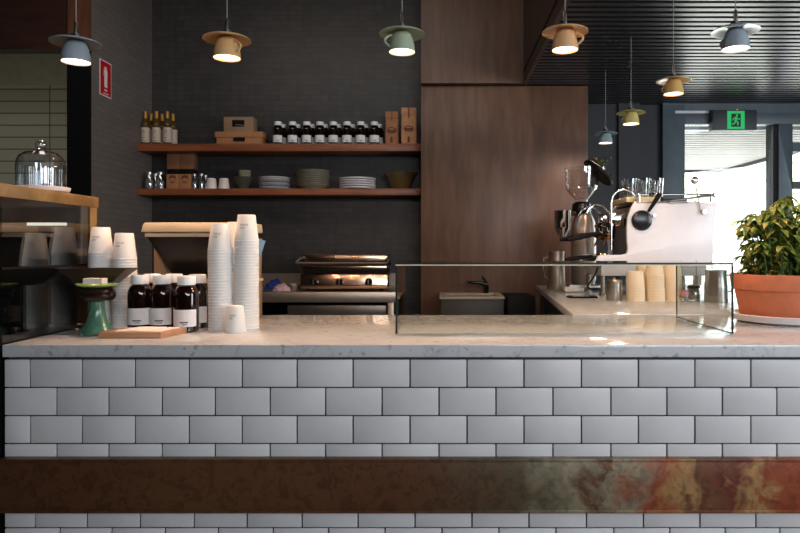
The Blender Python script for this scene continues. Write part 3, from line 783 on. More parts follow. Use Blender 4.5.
for xk in (-.245, -.035, .205):
    M = Matrix.Rotation(R(90), 4, 'X')
    kn = MB().cyl((xk, -.008, 9.5 * kk), .032, .028, 20, .028, M=M).build('knob', BLACKG, t)
    MB().box(xk - .004, xk + .004, -.045, -.034, 9.5 * kk - .02, 9.5 * kk + .02).build('pointer', STEEL, kn)
# crumpled cloth and small bench items
def cloth(px, pw, Y, h, mat, label, name='folded_cloth'):
    m = MB(); t_ = bmesh.new(); bmesh.ops.create_icosphere(t_, subdivisions=4, radius=1)
    for v in t_.verts:
        f_ = 1 + .13 * math.sin(v.co.x * 7 + v.co.y * 4) * math.cos(v.co.z * 6 + v.co.x * 3)
        v.co = Vector((v.co.x * f_ * pw / 2, v.co.y * f_ * pw * .4, max(-.0, v.co.z * f_ * h)))
    m._merge(t_); o = m.build(name, mat, angle=80); o.location = (X(px, Y), Y, BBZ)
    return tag(o, label, 'cloth')
cloth(275, .17, 5.56, .085, BLUEC, 'crumpled blue cloth on the steel bench left of the grill')
cloth(282, .15, 5.34, .06, PINKC, 'crumpled pale pink cloth in front of the blue cloth')
tag(MB().lathe([(0, 0), (.07, 0), (.085, .05), (.082, .05), (.066, .004), (0, .004)], (0, 0, 0), 24).build('steel_dish', STEELD), 'shallow steel dish on the bench beside the grill', 'dish').location = (X(293.5, 5.45), 5.45, BBZ)
# sink
SY = 5.0; SZ = Z(296.5, SY)
t = thing('sink', 'steel hand sink with a pale rim behind the glass case', 'sink', (X(472, SY), SY, 0))
hw = 32.5 * SY / F
MB().box(-hw + .01, hw - .005, .0, .44, .12, SZ - .022, bevel=.004).build('cabinet', simple('grey_sink_front', rgb(52, 50, 46), .45), t)
m = MB(); m.box(-hw, hw, -.02, .06, SZ - .022, SZ, bevel=.004).box(-hw, hw, .36, .49, SZ - .022, SZ, bevel=.004).box(-hw, -hw + .05, .06, .36, SZ - .022, SZ).box(hw - .05, hw, .06, .36, SZ - .022, SZ)
m.build('rim', simple('pale_stone_rim', rgb(176, 160, 144), .4), t)
MB().box(-hw + .05, hw - .05, .06, .36, SZ - .12, SZ - .11).build('basin', STEEL, t)
tp = MB(); tx = .11
tp.cyl((tx + .03, .40, SZ), .022, .07, 16)
tp.tube([(tx + .03, .40, SZ + .06), (tx - .02, .36, SZ + .085), (tx - .10, .28, SZ + .095), (tx - .145, .24, SZ + .10), (tx - .15, .235, SZ + .085)], [.022, .018, .014, .012, .011], 12)
tp.tube([(tx + .03, .40, SZ + .07), (tx + .02, .40, SZ + .11), (tx - .005, .38, SZ + .14)], [.018, .014, .008], 12)
tp.build('tap', simple('black_chrome', rgb(70, 68, 66), .15, metal=1), t)
# dark low cabinet between sink and bench
tag(MB().box(X(507, 5.1), X(534, 5.1), 5.05, 5.48, 0, Z(296, 5.1), bevel=.004).build('low_cabinet', BLACK), 'black low cabinet between the sink and the side bench', 'cabinet')

# ================================================================== SIDE BENCH (right, running away)
SBZ = CT + .004
t = thing('side_bench', 'pale stone side bench carrying the espresso machine', 'bench', (0, 0, 0))
a = (X(573, BACK), BACK + .005); b_ = (X(536, 5.4), 5.42)
MB().prism([a, (3.2, a[1]), (3.2, 5.42), b_], 'Z', SBZ - .04, SBZ, bevel=.002).build('bench_top', MARBLE, t)
MB().prism([(a[0] + .03, a[1] + .02), (3.2, a[1] + .02), (3.2, 5.38), (b_[0] + .06, 5.38)], 'Z', 0.08, SBZ - .041).build('bench_cabinet', simple('very_dark_cabinet', rgb(26, 28, 30), .5), t)
MB().box(b_[0], b_[0] + .03, 5.38, 5.43, 0, SBZ - .041).build('end_panel', simple('pale_pink_wood_edge', rgb(170, 134, 112), .5), t)

# ================================================================== LEFT DISPLAY CASE
GX = -1.45; C0, C1 = 2.12, 2.70
t = thing('display_case', 'glass display case with golden wooden top left of the counter', 'case', (GX, 2.4, 0))
def L(m): bmesh.ops.translate(m.bm, vec=(-GX, -2.4, 0), verts=m.bm.verts); return m
zt0, zt1 = EYE + .17, EYE + .215
L(MB().box(-3.0, GX, C0 - .1, C1 + .02, zt0, zt1, bevel=.003)).build('wood_top', CASEW, t)
L(MB().box(GX - .055, GX - .002, C1 - .045, C1 + .01, CT, zt0, bevel=.002)).build('corner_post', CASEW, t)
L(MB().box(GX - .012, GX - .003, C1 - .10, C1 - .06, Z(266, 2.6), zt0)).build('steel_strip', STEELD, t)
L(MB().box(GX - .007, GX - .001, C0, C1 - .045, CT, zt0)).build('side_pane', GLASSC, t)
L(MB().box(-3.0, GX - .01, C0, C0 + .006, CT, zt0)).build('front_pane', GLASSC, t)
L(MB().box(-3.0, GX - .055, C1 - .01, C1, CT - .3, zt0)).build('back_panel', simple('dark_case_back', rgb(34, 34, 32), .5), t)
L(MB().box(-3.0, GX - .002, C0 - .02, C1, 0, CT - .001)).build('base_cabinet', BLACK, t)
L(MB().box(GX - .011, GX - .0008, C0, C1 - .045, Z(266.5, 2.5), Z(264.5, 2.5))).build('glass_rail', BLACK, t)
L(MB().box(-3.0, X(37, 2.66), 2.40, 2.67, EYE + .062, EYE + .088)).build('inner_shelf', BOARDW, t)
L(MB().box(X(28, 2.68), X(66, 2.68), 2.672, 2.686, EYE + .094, EYE + .106)).build('glow_strip', emit('strip_glow', (.95, .95, .88, 1), 1.2), t)  # glowing strip along the case back
# cloche
cx_, cy_ = X(41, 2.5), 2.5
t = thing('glass_cloche', 'ribbed glass cake dome on a white plate on the display case', 'cake dome', (cx_, cy_, zt1))
MB().lathe([(0, 0.002), (.085, .0), (.097, .006), (.102, .016), (.102, .022), (0, .022)], seg=40).build('cake_plate', CERAW, t)
nr = 48
m = MB(); rings = []
for r_, z_ in ((.083, .023), (.084, .06), (.084, .105), (.082, .125), (.075, .143), (.058, .156), (.035, .163), (.010, .166)):
    ring = []
    for k_ in range(nr * 2):
        rr = r_ * (1 + (.012 if (k_ % 4 < 2) and z_ < .14 else -.004)); aa = math.pi * k_ / nr
        ring.append(m.bm.verts.new((rr * math.cos(aa), rr * math.sin(aa), z_)))
    rings.append(ring)
for q0, q1 in zip(rings[:-1], rings[1:]):
    for k_ in range(nr * 2): m.bm.faces.new([q0[k_], q0[(k_ + 1) % (nr * 2)], q1[(k_ + 1) % (nr * 2)], q1[k_]])
m.build('dome', glass('dome_glass', tint=(.78, .82, .86, 1), refl=3.5, rough=.03), t, angle=20)
MB().sphere((0, 0, .188), .020).lathe([(0.012, .164), (.009, .171), (.012, .177)], seg=20).build('knob', glass('knob_glass', tint=(.8, .8, .84, 1), refl=4, rough=.02), t)

# ================================================================== COUNTER ITEMS, LEFT
# paper cups, upturned
cup_prof = [(0, .104), (.031, .104), (.0325, .106), (.034, .104), (.0462, .004), (.0478, .003), (.0478, -.0005), (.0455, -.001), (.0445, .003), (.0325, .100), (0, .100)]
def cup_stack(px, Y, z, n, step, where, group, first=[None], lean=0, scale=1, logo=True, cat='cup'):
    what = 'white paper cup'
    f = labeller(what, where)
    for i in range(n):
        if first[0] is None:
            o = MB().lathe(cup_prof, seg=32).build('paper_cup', PAPER); first[0] = o
        else:
            o = first[0].copy(); scene.collection.objects.link(o)
        o.location = (X(px, Y) + lean * i * step + random.uniform(-.0006, .0006), Y + random.uniform(-.0006, .0006), z + .001 + i * step)
        o.scale = (scale,) * 3
        tag(o, f(i, n), cat, group)
    if logo:
        m = MB(); random.seed(int(px))
        for row, (z0, a0, nl) in enumerate(((.062, -112, 9), (.050, -112, 5))):
            a = a0
            for k in range(nl):
                wd_ = random.uniform(2.6, 4.4)
                for (za, zb_) in ((z0, z0 + .0014), (z0 + .0052, z0 + .0066)):
                    if random.random() < .35: continue
                    rr = lambda q: .0478 - (q / .104) * .0138 - .0 + .0002
                    vs = [m.bm.verts.new(((rr(q)) * math.cos(R(u)), (rr(q)) * math.sin(R(u)), q)) for u, q in ((a, za), (a + wd_, za), (a + wd_, zb_), (a, zb_))]
                    m.bm.faces.new(vs)
                rr0 = .0478 - ((z0 + .003) / .104) * .0138 + .0002
                vs = [m.bm.verts.new((rr0 * math.cos(R(u)), rr0 * math.sin(R(u)), q)) for u, q in ((a, z0), (a + .9, z0), (a + .9, z0 + .0066), (a, z0 + .0066))]
                m.bm.faces.new(vs)
                a += wd_ + 1.6
        m.build('printed_logo', INK, o)
    return o
YC = .318 * F / (329 - VY) 
cup_stack(221, YC, CT, 27, .0118, 'in the shorter tall stack beside the amber bottles', 'cups in the shorter tall stack', lean=-.012)
cup_stack(247, YC + .02, CT, 30, .0118, 'in the tallest stack on the counter', 'cups in the tallest stack', lean=-.004)
cup_stack(235.5, YC - .085, CT, 2, .008, 'in the pair standing before the tall stacks', 'pair of upturned cups', scale=.86)
cup_stack(236, YC + .16, CT, 28, .0118, 'in the stack standing behind the two tall stacks', 'cups in the stack behind', logo=False)
cup_stack(101, 2.60, CT, 26, .0118, 'in the left stack behind the dark pan', 'cups in the left rear stack', lean=.05 * 0)
cup_stack(124.5, 2.58, CT, 24, .0118, 'in the right stack behind the dark pan', 'cups in the right rear stack')

# amber bottles on the counter
bo = None
for px, Y, l in ((140, 2.50, 'white-capped amber bottle on the counter, front left behind the board'), (162, 2.50, 'white-capped amber bottle on the counter, front middle behind the board'), (186.5, 2.44, 'white-capped amber bottle on the counter, front right and nearest'),
                 (152, 2.62, 'amber bottle on the counter, back left of the group'), (174, 2.62, 'amber bottle on the counter, back middle of the group'), (197.5, 2.57, 'amber bottle on the counter, back right beside the cups')):
    loc = (X(px, Y), Y, CT)
    if bo is None: bo = bottle(l, 'amber bottles on the counter', loc)
    else: copy_tree(bo, loc, l)
# board and menus
t = thing('wooden_board', 'pale wooden board lying before the amber bottles', 'board', (X(137, 2.25), 2.25, CT))
MB().prism([(-.137, 0), (.084, 0), (.118, .145), (-.122, .145)], 'Z', 0, .0215, bevel=.0015).build('board_top', BOARDW, t)
mm = MB().prism([(-.085, .02), (.022, .012), (.05, .130), (-.055, .138)], 'Z', .0217, .0255).build('menu_card', PAPERW)
mm.location = (X(137, 2.25) + .0, 2.25, CT); tag(mm, 'left white menu sheet lying on the wooden board', 'paper', 'menu sheets on the board')
mm2 = MB().prism([(.030, .012), (.074, .016), (.098, .130), (.058, .130)], 'Z', .0217, .0245).build('menu_card', PAPERW)
mm2.location = (X(137, 2.25), 2.25, CT); tag(mm2, 'right white menu sheet lying on the wooden board', 'paper', 'menu sheets on the board')

t = thing('paper_packet', 'dark packet with a blue and white label behind the left cup stacks', 'packet', (X(115.5, 2.72), 2.74, CT))
MB().box(-.034, .034, -.025, .025, 0, .375, bevel=.004).build('packet_body', simple('dark_brown_packet', rgb(70, 44, 34), .6), t)
MB().box(-.030, .030, -.0265, -.025, .27, .345).build('packet_label', simple('blue_label', rgb(70, 92, 140), .6), t)
MB().box(-.026, .026, -.0275, -.0265, .285, .315).build('label_panel', PAPERW, t)
# green weighing stand
gy = 2.36
t = thing('green_stand', 'green glazed pedestal stand with a round green top', 'stand', (X(97, gy), gy, CT))
MB().lathe([(0, 0), (.058, 0), (.061, .008), (.058, .018), (.048, .03), (.036, .05), (.028, .08), (.025, .118), (.027, .122), (0, .122)], seg=36).build('pedestal', GREENG, t)
MB().lathe([(0, .122), (.028, .122), (.05, .128), (.056, .140), (.05, .150), (.058, .158), (.052, .168), (.03, .172), (0, .172)], seg=32).build('collar', BRONZE, t)
m = MB(); m.torus((.05, -.01, .15), .02, .006, M=Matrix.Rotation(R(90), 4, 'X')); m.build('side_ring', BRONZE, t)
MB().lathe([(0, .172), (.045, .172), (.068, .180), (.071, .186), (.068, .188), (0, .184)], seg=40).build('dish', GREENP, t)
t2 = MB()
for k in range(11): t2.box(-.034, .034, -.02, .02, k * .0018, k * .0018 + .0016, rz=random.uniform(-.05, .05))
o = t2.build('card_stack', PAPERW); o.location = (X(97.5, gy) + .008, gy - .03, CT + .1884); tag(o, 'small stack of white business cards on the green stand', 'cards')
# dark pan
py_ = 2.415
px0, px1 = X(56, 2.31), X(134, 2.31)
cxp = (px0 + px1) / 2
t = thing('dark_pan', 'shallow dark square pan raised behind the green stand', 'pan', (-1.307, 2.45, CT))
zr = Z(269, 2.40) - CT
def ringpts(hx, hy, z_): return [(-hx, -hy, z_), (hx, -hy, z_), (hx, hy, z_), (-hx, hy, z_)]
hx = .128; m = MB()
sh_ = lambda L_: [(p[0], p[1], p[2]) for p in L_]
ri = [sh_(ringpts(.055, .03, zr - .062)), ringpts(hx, .052, zr), ringpts(hx + .012, .056, zr + .002), ringpts(hx - .003, .049, zr + .001), sh_(ringpts(.052, .027, zr - .058))]
rv = [[m.bm.verts.new(p) for p in r_] for r_ in ri]
m.bm.faces.new(rv[0]); m.bm.faces.new(rv[-1][::-1])
for q0, q1 in zip(rv[:-1], rv[1:]):
    for k in range(4): m.bm.faces.new([q0[k], q0[(k + 1) % 4], q1[(k + 1) % 4], q1[k]])
bmesh.ops.recalc_face_normals(m.bm, faces=m.bm.faces)
m.build('pan_bowl', PANM, t)
MB().cyl((0, .0, 0), .010, zr - .062, 16).build('post', BRONZE, t)
MB().cyl((0, .0, 0), .02, .006, 20).build('foot', BRONZE, t)

# till / terminal behind the cups
ty = 2.82
t = thing('cash_register', 'dark screened register with a cream hood behind the cup stacks', 'register', (X(200, ty), ty, CT))
def tx_(px, Y=2.82): return X(px, Y) - X(200, ty)
def tz_(py, Y=2.82): return Z(py, Y) - CT
MB().box(tx_(156), tx_(250), .0, .2, 0, tz_(283), bevel=.006).build('base', TANP, t)
MB().box(tx_(156) - .004, tx_(250) + .004, -.008, .2, tz_(283), tz_(280), bevel=.002).build('base_trim', CREAMP, t)
m = MB(); A = [(tx_(150), -.03, tz_(237)), (tx_(252), -.03, tz_(237)), (tx_(244), .09, tz_(279.5)), (tx_(167), .09, tz_(279.5))]
B_ = [(p[0], p[1] + .03, p[2]) for p in A]
va = [m.bm.verts.new(p) for p in A]; vb = [m.bm.verts.new(p) for p in B_]
m.bm.faces.new(va); m.bm.faces.new(vb[::-1])
for k in range(4): m.bm.faces.new([va[k], vb[k], vb[(k + 1) % 4], va[(k + 1) % 4]])
bmesh.ops.recalc_face_normals(m.bm, faces=m.bm.faces); m.build('screen', BLACKG, t)
m = MB()
m.prism([(tx_(147), tz_(232.5)), (tx_(149), tz_(224.5)), (tx_(151), tz_(223)), (tx_(252), tz_(223)), (tx_(253), tz_(232.5))], 'Y', -.06, .16, bevel=.004)
hood = m.build('hood', CREAMP, t)
MB().box(tx_(150), tx_(252), -.05, .02, tz_(237), tz_(233.5)).build('hood_lip', CREAMP, t)
for e in (149, 248):
    m = MB(); m.prism([(tx_(e), tz_(280)), (tx_(e), tz_(238)), (tx_(e) + .012, tz_(238)), (tx_(e + (14 if e < 200 else 2)), tz_(280))], 'Y', .05, .18)
    m.build('side_cheek', TANP, t)
tg = MB(); M = Matrix.Rotation(R(-14), 4, 'Y')
tt = bmesh.new(); bmesh.ops.create_cube(tt, size=1)
for v in tt.verts: v.co = Vector((v.co.x * .05, v.co.y * .004, v.co.z * .10))
tg._merge(tt, Matrix.Translation((tx_(256.5), -.0, tz_(250))) @ Matrix.Rotation(R(18), 4, 'Y'))
tg.build('hanging_tag', simple('pale_blue_tag', rgb(120, 160, 190), .5), t)

# ================================================================== GLASS VITRINE ON THE COUNTER
vy0, vy1 = .318 * F / (334 - VY), .318 * F / (317.5 - VY)
vx0, vx1 = X(395.5, vy0), X(733.5, vy0)
vz = Z(264, vy0)
t = thing('glass_counter_case', 'long clear glass box standing on the marble countertop', 'glass case', ((vx0 + vx1) / 2, vy0, CT))
hx = (vx1 - vx0) / 2; dd = vy1 - vy0; hz = vz - CT; g = .006; e_ = .0014
p = MB().box(-hx + g, hx - g, 0, g, .001, hz - g).build('front_pane', GLASSP, t)
m = MB(); m.box(-hx, -hx + g * 1.1, -.001, .002, .001, hz); m.box(hx - g * 1.2, hx, -.001, .002, .001, hz); m.box(-hx, hx, -.001, .003, hz - .001, hz + .005); m.build('front_edges', EDGEG, p)
MB().box(-hx, hx, -.0015, .001, hz - .006, hz - .002).build('polished_edge', EDGEL, p)
p = MB().box(-hx, -hx + g, g, dd, .001, hz - g).build('side_pane', GLASSP, t)
p = MB().box(hx - g, hx, g, dd, .001, hz - g).build('side_pane', GLASSP, t)
m = MB(); m.box(hx - .003, hx + .0005, .002, dd, .001, .004); m.box(hx - g, hx, dd - .002, dd, .001, hz - g); m.build('bottom_seal', EDGEG, p)
p = MB().box(-hx, hx, 0.003, dd, hz - g * .6, hz).build('top_pane', GLASSP, t)
MB().box(-hx, hx, dd - .001, dd + .0015, hz - .005, hz).build('rear_edge', simple('smoky_glass_edge', rgb(70, 74, 66), .2), p)

# ================================================================== ESPRESSO MACHINE
MY = 4.2; MD = .50
def mx_(px): return X(px, MY)
def mz_(py): return Z(py, MY)
t = thing('espresso_machine', 'white espresso machine with a round black dial on its side panel', 'coffee machine', (mx_(665), MY, SBZ))
O = Vector((mx_(665), MY, SBZ))
def ML(m): bmesh.ops.translate(m.bm, vec=-O, verts=m.bm.verts); return m
outline = [(635, 201.5), (631, 208), (628, 217), (626.8, 228), (627, 240), (628, 249), (627, 253.5), (622, 254.8), (601, 254.8), (597.5, 256.5), (595.5, 262), (597, 265), (712, 265), (713.5, 255), (713.5, 238), (714.5, 222), (716.5, 210), (717, 203), (700, 202), (660, 201.5)]
poly = [(mx_(a_), mz_(b2)) for a_, b2 in outline]
for yy in (MY, MY + MD - .03):
    ML(MB().prism(poly, 'Y', yy, yy + .03, bevel=.004)).build('side_panel', ENAMEL, t)
ML(MB().box(mx_(640), mx_(711), MY + .03, MY + MD - .03, mz_(258), mz_(205), bevel=.004)).build('body', simple('machine_shell', rgb(226, 220, 214), .3), t)
ML(MB().box(mx_(634), mx_(640), MY + .03, MY + MD - .03, mz_(216), mz_(206), bevel=.004)).build('front_fascia', STEEL, t)
ML(MB().box(mx_(632), mx_(640), MY + .03, MY + MD - .03, mz_(256), mz_(217))).build('splash_panel', BRONZE, t)
ML(MB().box(mx_(598), mx_(640), MY + .03, MY + MD - .03, mz_(262), mz_(256.5), bevel=.003)).build('drip_tray', BRONZE, t)
ML(MB().box(mx_(602), mx_(708), MY + .02, MY + MD - .02, mz_(276), mz_(265), bevel=.004)).build('underframe', simple('grey_underframe', rgb(206, 204, 202), .4), t)
for lx, ly in ((604, MY + .04), (700, MY + .04), (604, MY + MD - .06), (700, MY + MD - .06)):
    ML(MB().lathe([(0, SBZ), (.022, SBZ), (.022, SBZ + .012), (.014, SBZ + .02), (.014, mz_(276)), (0, mz_(276))], (mx_(lx), ly, 0), 16)).build('leg', STEELD, t)
# cup rail and tray on top
ML(MB().box(mx_(636), mx_(714), MY + .0, MY + MD, mz_(203.5), mz_(201.5), bevel=.002)).build('cup_tray', STEEL, t)
m = MB()
zr_ = mz_(194)
cs = [(mx_(640), MY + .02), (mx_(712), MY + .02), (mx_(712), MY + MD - .02), (mx_(640), MY + MD - .02)]
m.tube([(*cs[0], zr_), (*cs[1], zr_)], .006); m.tube([(*cs[1], zr_), (*cs[2], zr_)], .006); m.tube([(*cs[2], zr_), (*cs[3], zr_)], .006); m.tube([(*cs[3], zr_), (*cs[0], zr_)], .006)
for q in cs: m.tube([(*q, mz_(202)), (*q, zr_)], .006)
ML(m).build('cup_rail', CHROME, t)
ML(MB().box(mx_(629), mx_(664), MY + .06, MY + MD - .06, mz_(201.5), mz_(196), bevel=.006)).build('top_cover', simple('cream_lit_enamel', rgb(250, 226, 176), .4), t)  # cream light on the machine top is put into the cover's colour
# black dial with lever
M90 = Matrix.Rotation(R(90), 4, 'X')
dl = ML(MB().lathe([(0, 0), (.066, 0), (.068, .006), (.064, .018), (.045, .024), (0, .024)], (mx_(641.5), MY, mz_(220.5)), 36, M=M90)).build('dial', BLACKG, t)
ML(MB().tube([(mx_(647), MY - .025, mz_(212)), (mx_(652), MY - .03, mz_(204)), (mx_(658), MY - .035, mz_(194))], [.010, .013, .017], 14)).build('dial_lever', BLACK, dl)
ML(MB().cyl((mx_(653), MY, mz_(215.5)), .011, .03, 14, M=M90)).build('small_knob', STEEL, t)
# steam wand
ML(MB().tube([(mx_(612), MY + .02, mz_(250)), (mx_(612), MY + .02, mz_(203)), (mx_(613.5), MY + .02, mz_(196)), (mx_(618), MY + .02, mz_(191)), (mx_(625), MY + .02, mz_(189)), (mx_(632), MY + .02, mz_(191)), (mx_(637), MY + .03, mz_(197)), (mx_(639), MY + .05, mz_(204))], .0065, 12)).build('steam_wand', CHROME, t)
# side levers at the back corner
m = MB(); m.tube([(mx_(695), MY - .012, mz_(185)), (mx_(700), MY - .012, mz_(211))], .004); m.sphere((mx_(694), MY - .012, mz_(180.5)), .026, (1, .5, 1))
ML(m).build('paddle_lever', STEEL, t)
m = MB(); m.tube([(mx_(668), MY - .01, mz_(201)), (mx_(713), MY - .02, mz_(195.5))], .008); m.cyl((mx_(714), MY - .0, mz_(195)), .016, .04, 16, M=M90); m.cyl((mx_(703), MY, mz_(212)), .016, .03, 16, M=M90)
m.tube([(mx_(668), MY - .01, mz_(202)), (mx_(686), MY - .01, mz_(201))], .010)
ML(m).build('lever_arm', STEEL, t)
# group heads with portafilters
for gi, gyy in enumerate((MY + .12, MY + .34)):
    gh = ML(MB().lathe([(0, 0), (.036, 0), (.040, .01), (.040, .05), (.046, .055), (.046, .07), (.03, .085), (0, .085)], (mx_(614), gyy, mz_(234)), 28)).build('group_head', CHROME, t)
    ML(MB().box(mx_(612), mx_(636), gyy - .03, gyy + .03, mz_(226), mz_(212), bevel=.008)).build('group_neck', CHROME, gh)
    ML(MB().tube([(mx_(616), gyy, mz_(214)), (mx_(608), gyy, mz_(205)), (mx_(600), gyy, mz_(203)), (mx_(592), gyy - .03, mz_(208)), (mx_(589), gyy - .03, mz_(214))], .006, 10)).build('group_pipe', CHROME, gh)
    pf = ML(MB().lathe([(0, 0), (.026, 0), (.036, .012), (.038, .03), (0, .03)], (mx_(614), gyy, mz_(239)), 28)).build('portafilter', simple('warm_chrome', rgb(200, 150, 100), .15, metal=1), t)
    hx0 = mx_(603)
    ML(MB().tube([(mx_(609), gyy, mz_(236)), (hx0, gyy - .02, mz_(233)), (mx_(590), gyy - .07, mz_(235)), (mx_(573), gyy - .13, mz_(238.5)), (mx_(566), gyy - .15, mz_(239.5))], [.008, .013, .018, .017, .010], 14)).build('handle', BLACK, pf)
    ML(MB().tube([(mx_(610), gyy, mz_(239)), (mx_(608), gyy, mz_(243)), (mx_(607), gyy, mz_(246))], .006, 8).tube([(mx_(616), gyy, mz_(239)), (mx_(618), gyy, mz_(243)), (mx_(618), gyy, mz_(246))], .006, 8)).build('spout', simple('warm_chrome', rgb(200, 150, 100), .15, metal=1), pf)
ML(MB().tube([(mx_(596), MY + .1, mz_(256)), (mx_(585), MY + .07, mz_(257.5)), (mx_(570), MY + .04, mz_(259)), (mx_(566), MY + .03, mz_(259.5))], [.008, .013, .013, .008], 12)).build('spare_handle', BLACK, t)
ML(MB().lathe([(0, 0), (.034, 0), (.038, .008), (.036, .02), (0, .022)], (mx_(606), MY + .1, mz_(256.5)), 24)).build('spare_basket', simple('warm_chrome', rgb(200, 150, 100), .15, metal=1), t)
ML(MB().tube([(mx_(600), MY + .06, mz_(268)), (mx_(595), MY - .0, mz_(275)), (mx_(590), MY - .0, mz_(282)), (mx_(588), MY + .02, mz_(287)), (mx_(592), MY + .04, mz_(289.5)), (mx_(606), MY + .06, mz_(289.5)), (mx_(616), MY + .08, mz_(288))], .006, 8)).build('drain_hose', BLACK, t)
# glasses on the machine
tum = [(0, .002), (.033, 0), (.035, .003), (.043, .125), (.041, .125), (.032, .01), (0, .008)]
gl0 = None
gw = ['front left', 'front middle', 'front right', 'back left', 'back middle', 'back right']
for i, (px, Y) in enumerate(((630, 4.32), (643.5, 4.32), (657, 4.32), (628, 4.46), (640, 4.46), (652, 4.46))):
    if gl0 is None: o = MB().lathe(tum, seg=28).build('glass_tumbler', GLASSD); gl0 = o
    else: o = gl0.copy(); scene.collection.objects.link(o)
    o.location = (X(px, Y), Y, mz_(196) + .001)
    tag(o, 'clear glass tumbler on top of the espresso machine, %s' % gw[i], 'glass', 'tumblers on the espresso machine')

# ================================================================== GRINDER
GYY = 4.93
def gx(px): return X(px, GYY)
def gz(py): return Z(py, GYY)
t = thing('coffee_grinder', 'coffee grinder with a clear hopper and tilted black lid', 'grinder', (gx(582), GYY, SBZ))
O = Vector((gx(582), GYY, SBZ))
ML(MB().box(gx(566), gx(598), GYY - .11, GYY + .11, SBZ, SBZ + .04, bevel=.01)).build('base', STEEL, t)
ML(MB().lathe([(0, SBZ + .04), (.085, SBZ + .04), (.095, SBZ + .08), (.095, gz(232)), (.088, gz(222)), (.06, gz(214)), (0, gz(212))], (gx(583.5), GYY, 0), 32)).build('motor_body', simple('grey_machine_metal', rgb(170, 160, 152), .3, metal=.6), t)
ML(MB().lathe([(0, gz(214)), (.07, gz(214)), (.075, gz(209)), (.07, gz(204)), (.05, gz(202)), (0, gz(202))], (gx(581.5), GYY, 0), 32)).build('collar', BLACKG, t)
hp = ML(MB().lathe([(.045, gz(203)), (.05, gz(200)), (.112, gz(190.5)), (.120, gz(188)), (.130, gz(168)), (.126, gz(168)), (.116, gz(188)), (.108, gz(190)), (.046, gz(199.5)), (.041, gz(203))], (gx(581.5), GYY, 0), 40)).build('hopper', glass('hopper_glass', tint=(.98, .97, .96, 1), refl=2.4), t, angle=12)
Ml = Matrix.Rotation(R(42), 4, 'Y')
ML(MB().lathe([(0, -.012), (.13, -.014), (.138, -.006), (.136, .012), (.12, .02), (0, .026)], (gx(598), GYY, gz(173)), 36, M=Ml)).build('lid', BLACK, t)
ML(MB().lathe([(0, gz(241)), (.02, gz(241)), (.026, gz(238)), (.062, gz(230)), (.066, gz(227)), (.066, gz(212.5)), (.068, gz(212)), (.068, gz(211)), (.0, gz(210.5))], (gx(561.5), GYY - .06, 0), 28)).build('doser', CHROME, t)
ML(MB().box(gx(561), gx(578), GYY - .05, GYY + .01, gz(216), gz(212), bevel=.004)).build('doser_bridge', BRONZE, t)
ML(MB().tube([(gx(561.5), GYY - .1, gz(240)), (gx(566), GYY - .2, gz(241))], .006, 8)).build('doser_lever', BLACK, t)
# jugs and small items on the side bench
def jug(px, Y, w_, h, label, name='steel_jug', mat=STEEL, spout=True):
    t = thing(name, label, 'jug', (X(px, Y), Y, SBZ))
    r = w_ / 2
    MB().lathe([(0, 0), (r, 0), (r * 1.03, .006), (r * 1.0, h * .5), (r * .9, h * .85), (r * .95, h), (r * .90, h), (r * .86, h * .85), (r * .95, h * .5), (r * .95, .01), (0, .008)], seg=32).build('jug_body', mat, t)
    MB().tube([(r * .9, 0, h * .85), (r * 1.45, 0, h * .83), (r * 1.55, 0, h * .6), (r * 1.4, 0, h * .35), (r * .98, 0, h * .3)], .005, 8).build('handle', mat, t)
    return t
j = jug(716, 3.72, .128, .185, 'polished steel milk jug inside view at the right of the glass case')
j['label'] = 'tall steel milk jug near the potted herb'
jug(556.5, 4.78, .13, .29, 'steel pitcher left of the coffee grinder', mat=STEELD).rotation_euler = (0, 0, math.pi)
# canister behind the cream stacks
t = thing('steel_canister', 'small steel canister left of the cream cup stacks', 'canister', (X(614, 3.85), 3.85, SBZ))
MB().lathe([(0, 0), (.045, 0), (.047, .004), (.047, .10), (0, .10)], seg=28).build('canister_body', STEEL, t)
MB().lathe([(0, .10), (.049, .10), (.049, .115), (.04, .122), (.012, .125), (.01, .135), (0, .136)], seg=28).build('canister_lid', STEELD, t)
# cream cups
cp = [(0, .062), (.040, .062), (.046, .060), (.048, .055), (.0545, .004), (.057, .003), (.057, 0), (.053, 0), (.052, .004), (.045, .054), (.04, .058), (0, .058)]
for px, n, Y, wh in ((636, 8, 3.80, 'in the leftmost cream stack'), (656, 10, 3.80, 'in the middle cream stack'), (673.5, 10, 3.82, 'in the rightmost cream stack'), (645, 10, 3.95, 'in the cream stack standing behind')):
    f = labeller('cream paper bowl', wh); first = None
    for i in range(n):
        if first is None: o = MB().lathe(cp, seg=32).build('paper_bowl', CREAM); first = o
        else: o = first.copy(); scene.collection.objects.link(o)
        o.location = (X(px, Y) + random.uniform(-.0012, .0012) - .0009 * i, Y, SBZ + .0005 + i * .0165)
        o.scale = (.97, .97, 1)
        tag(o, f(i, n), 'bowl', 'cream paper bowls')
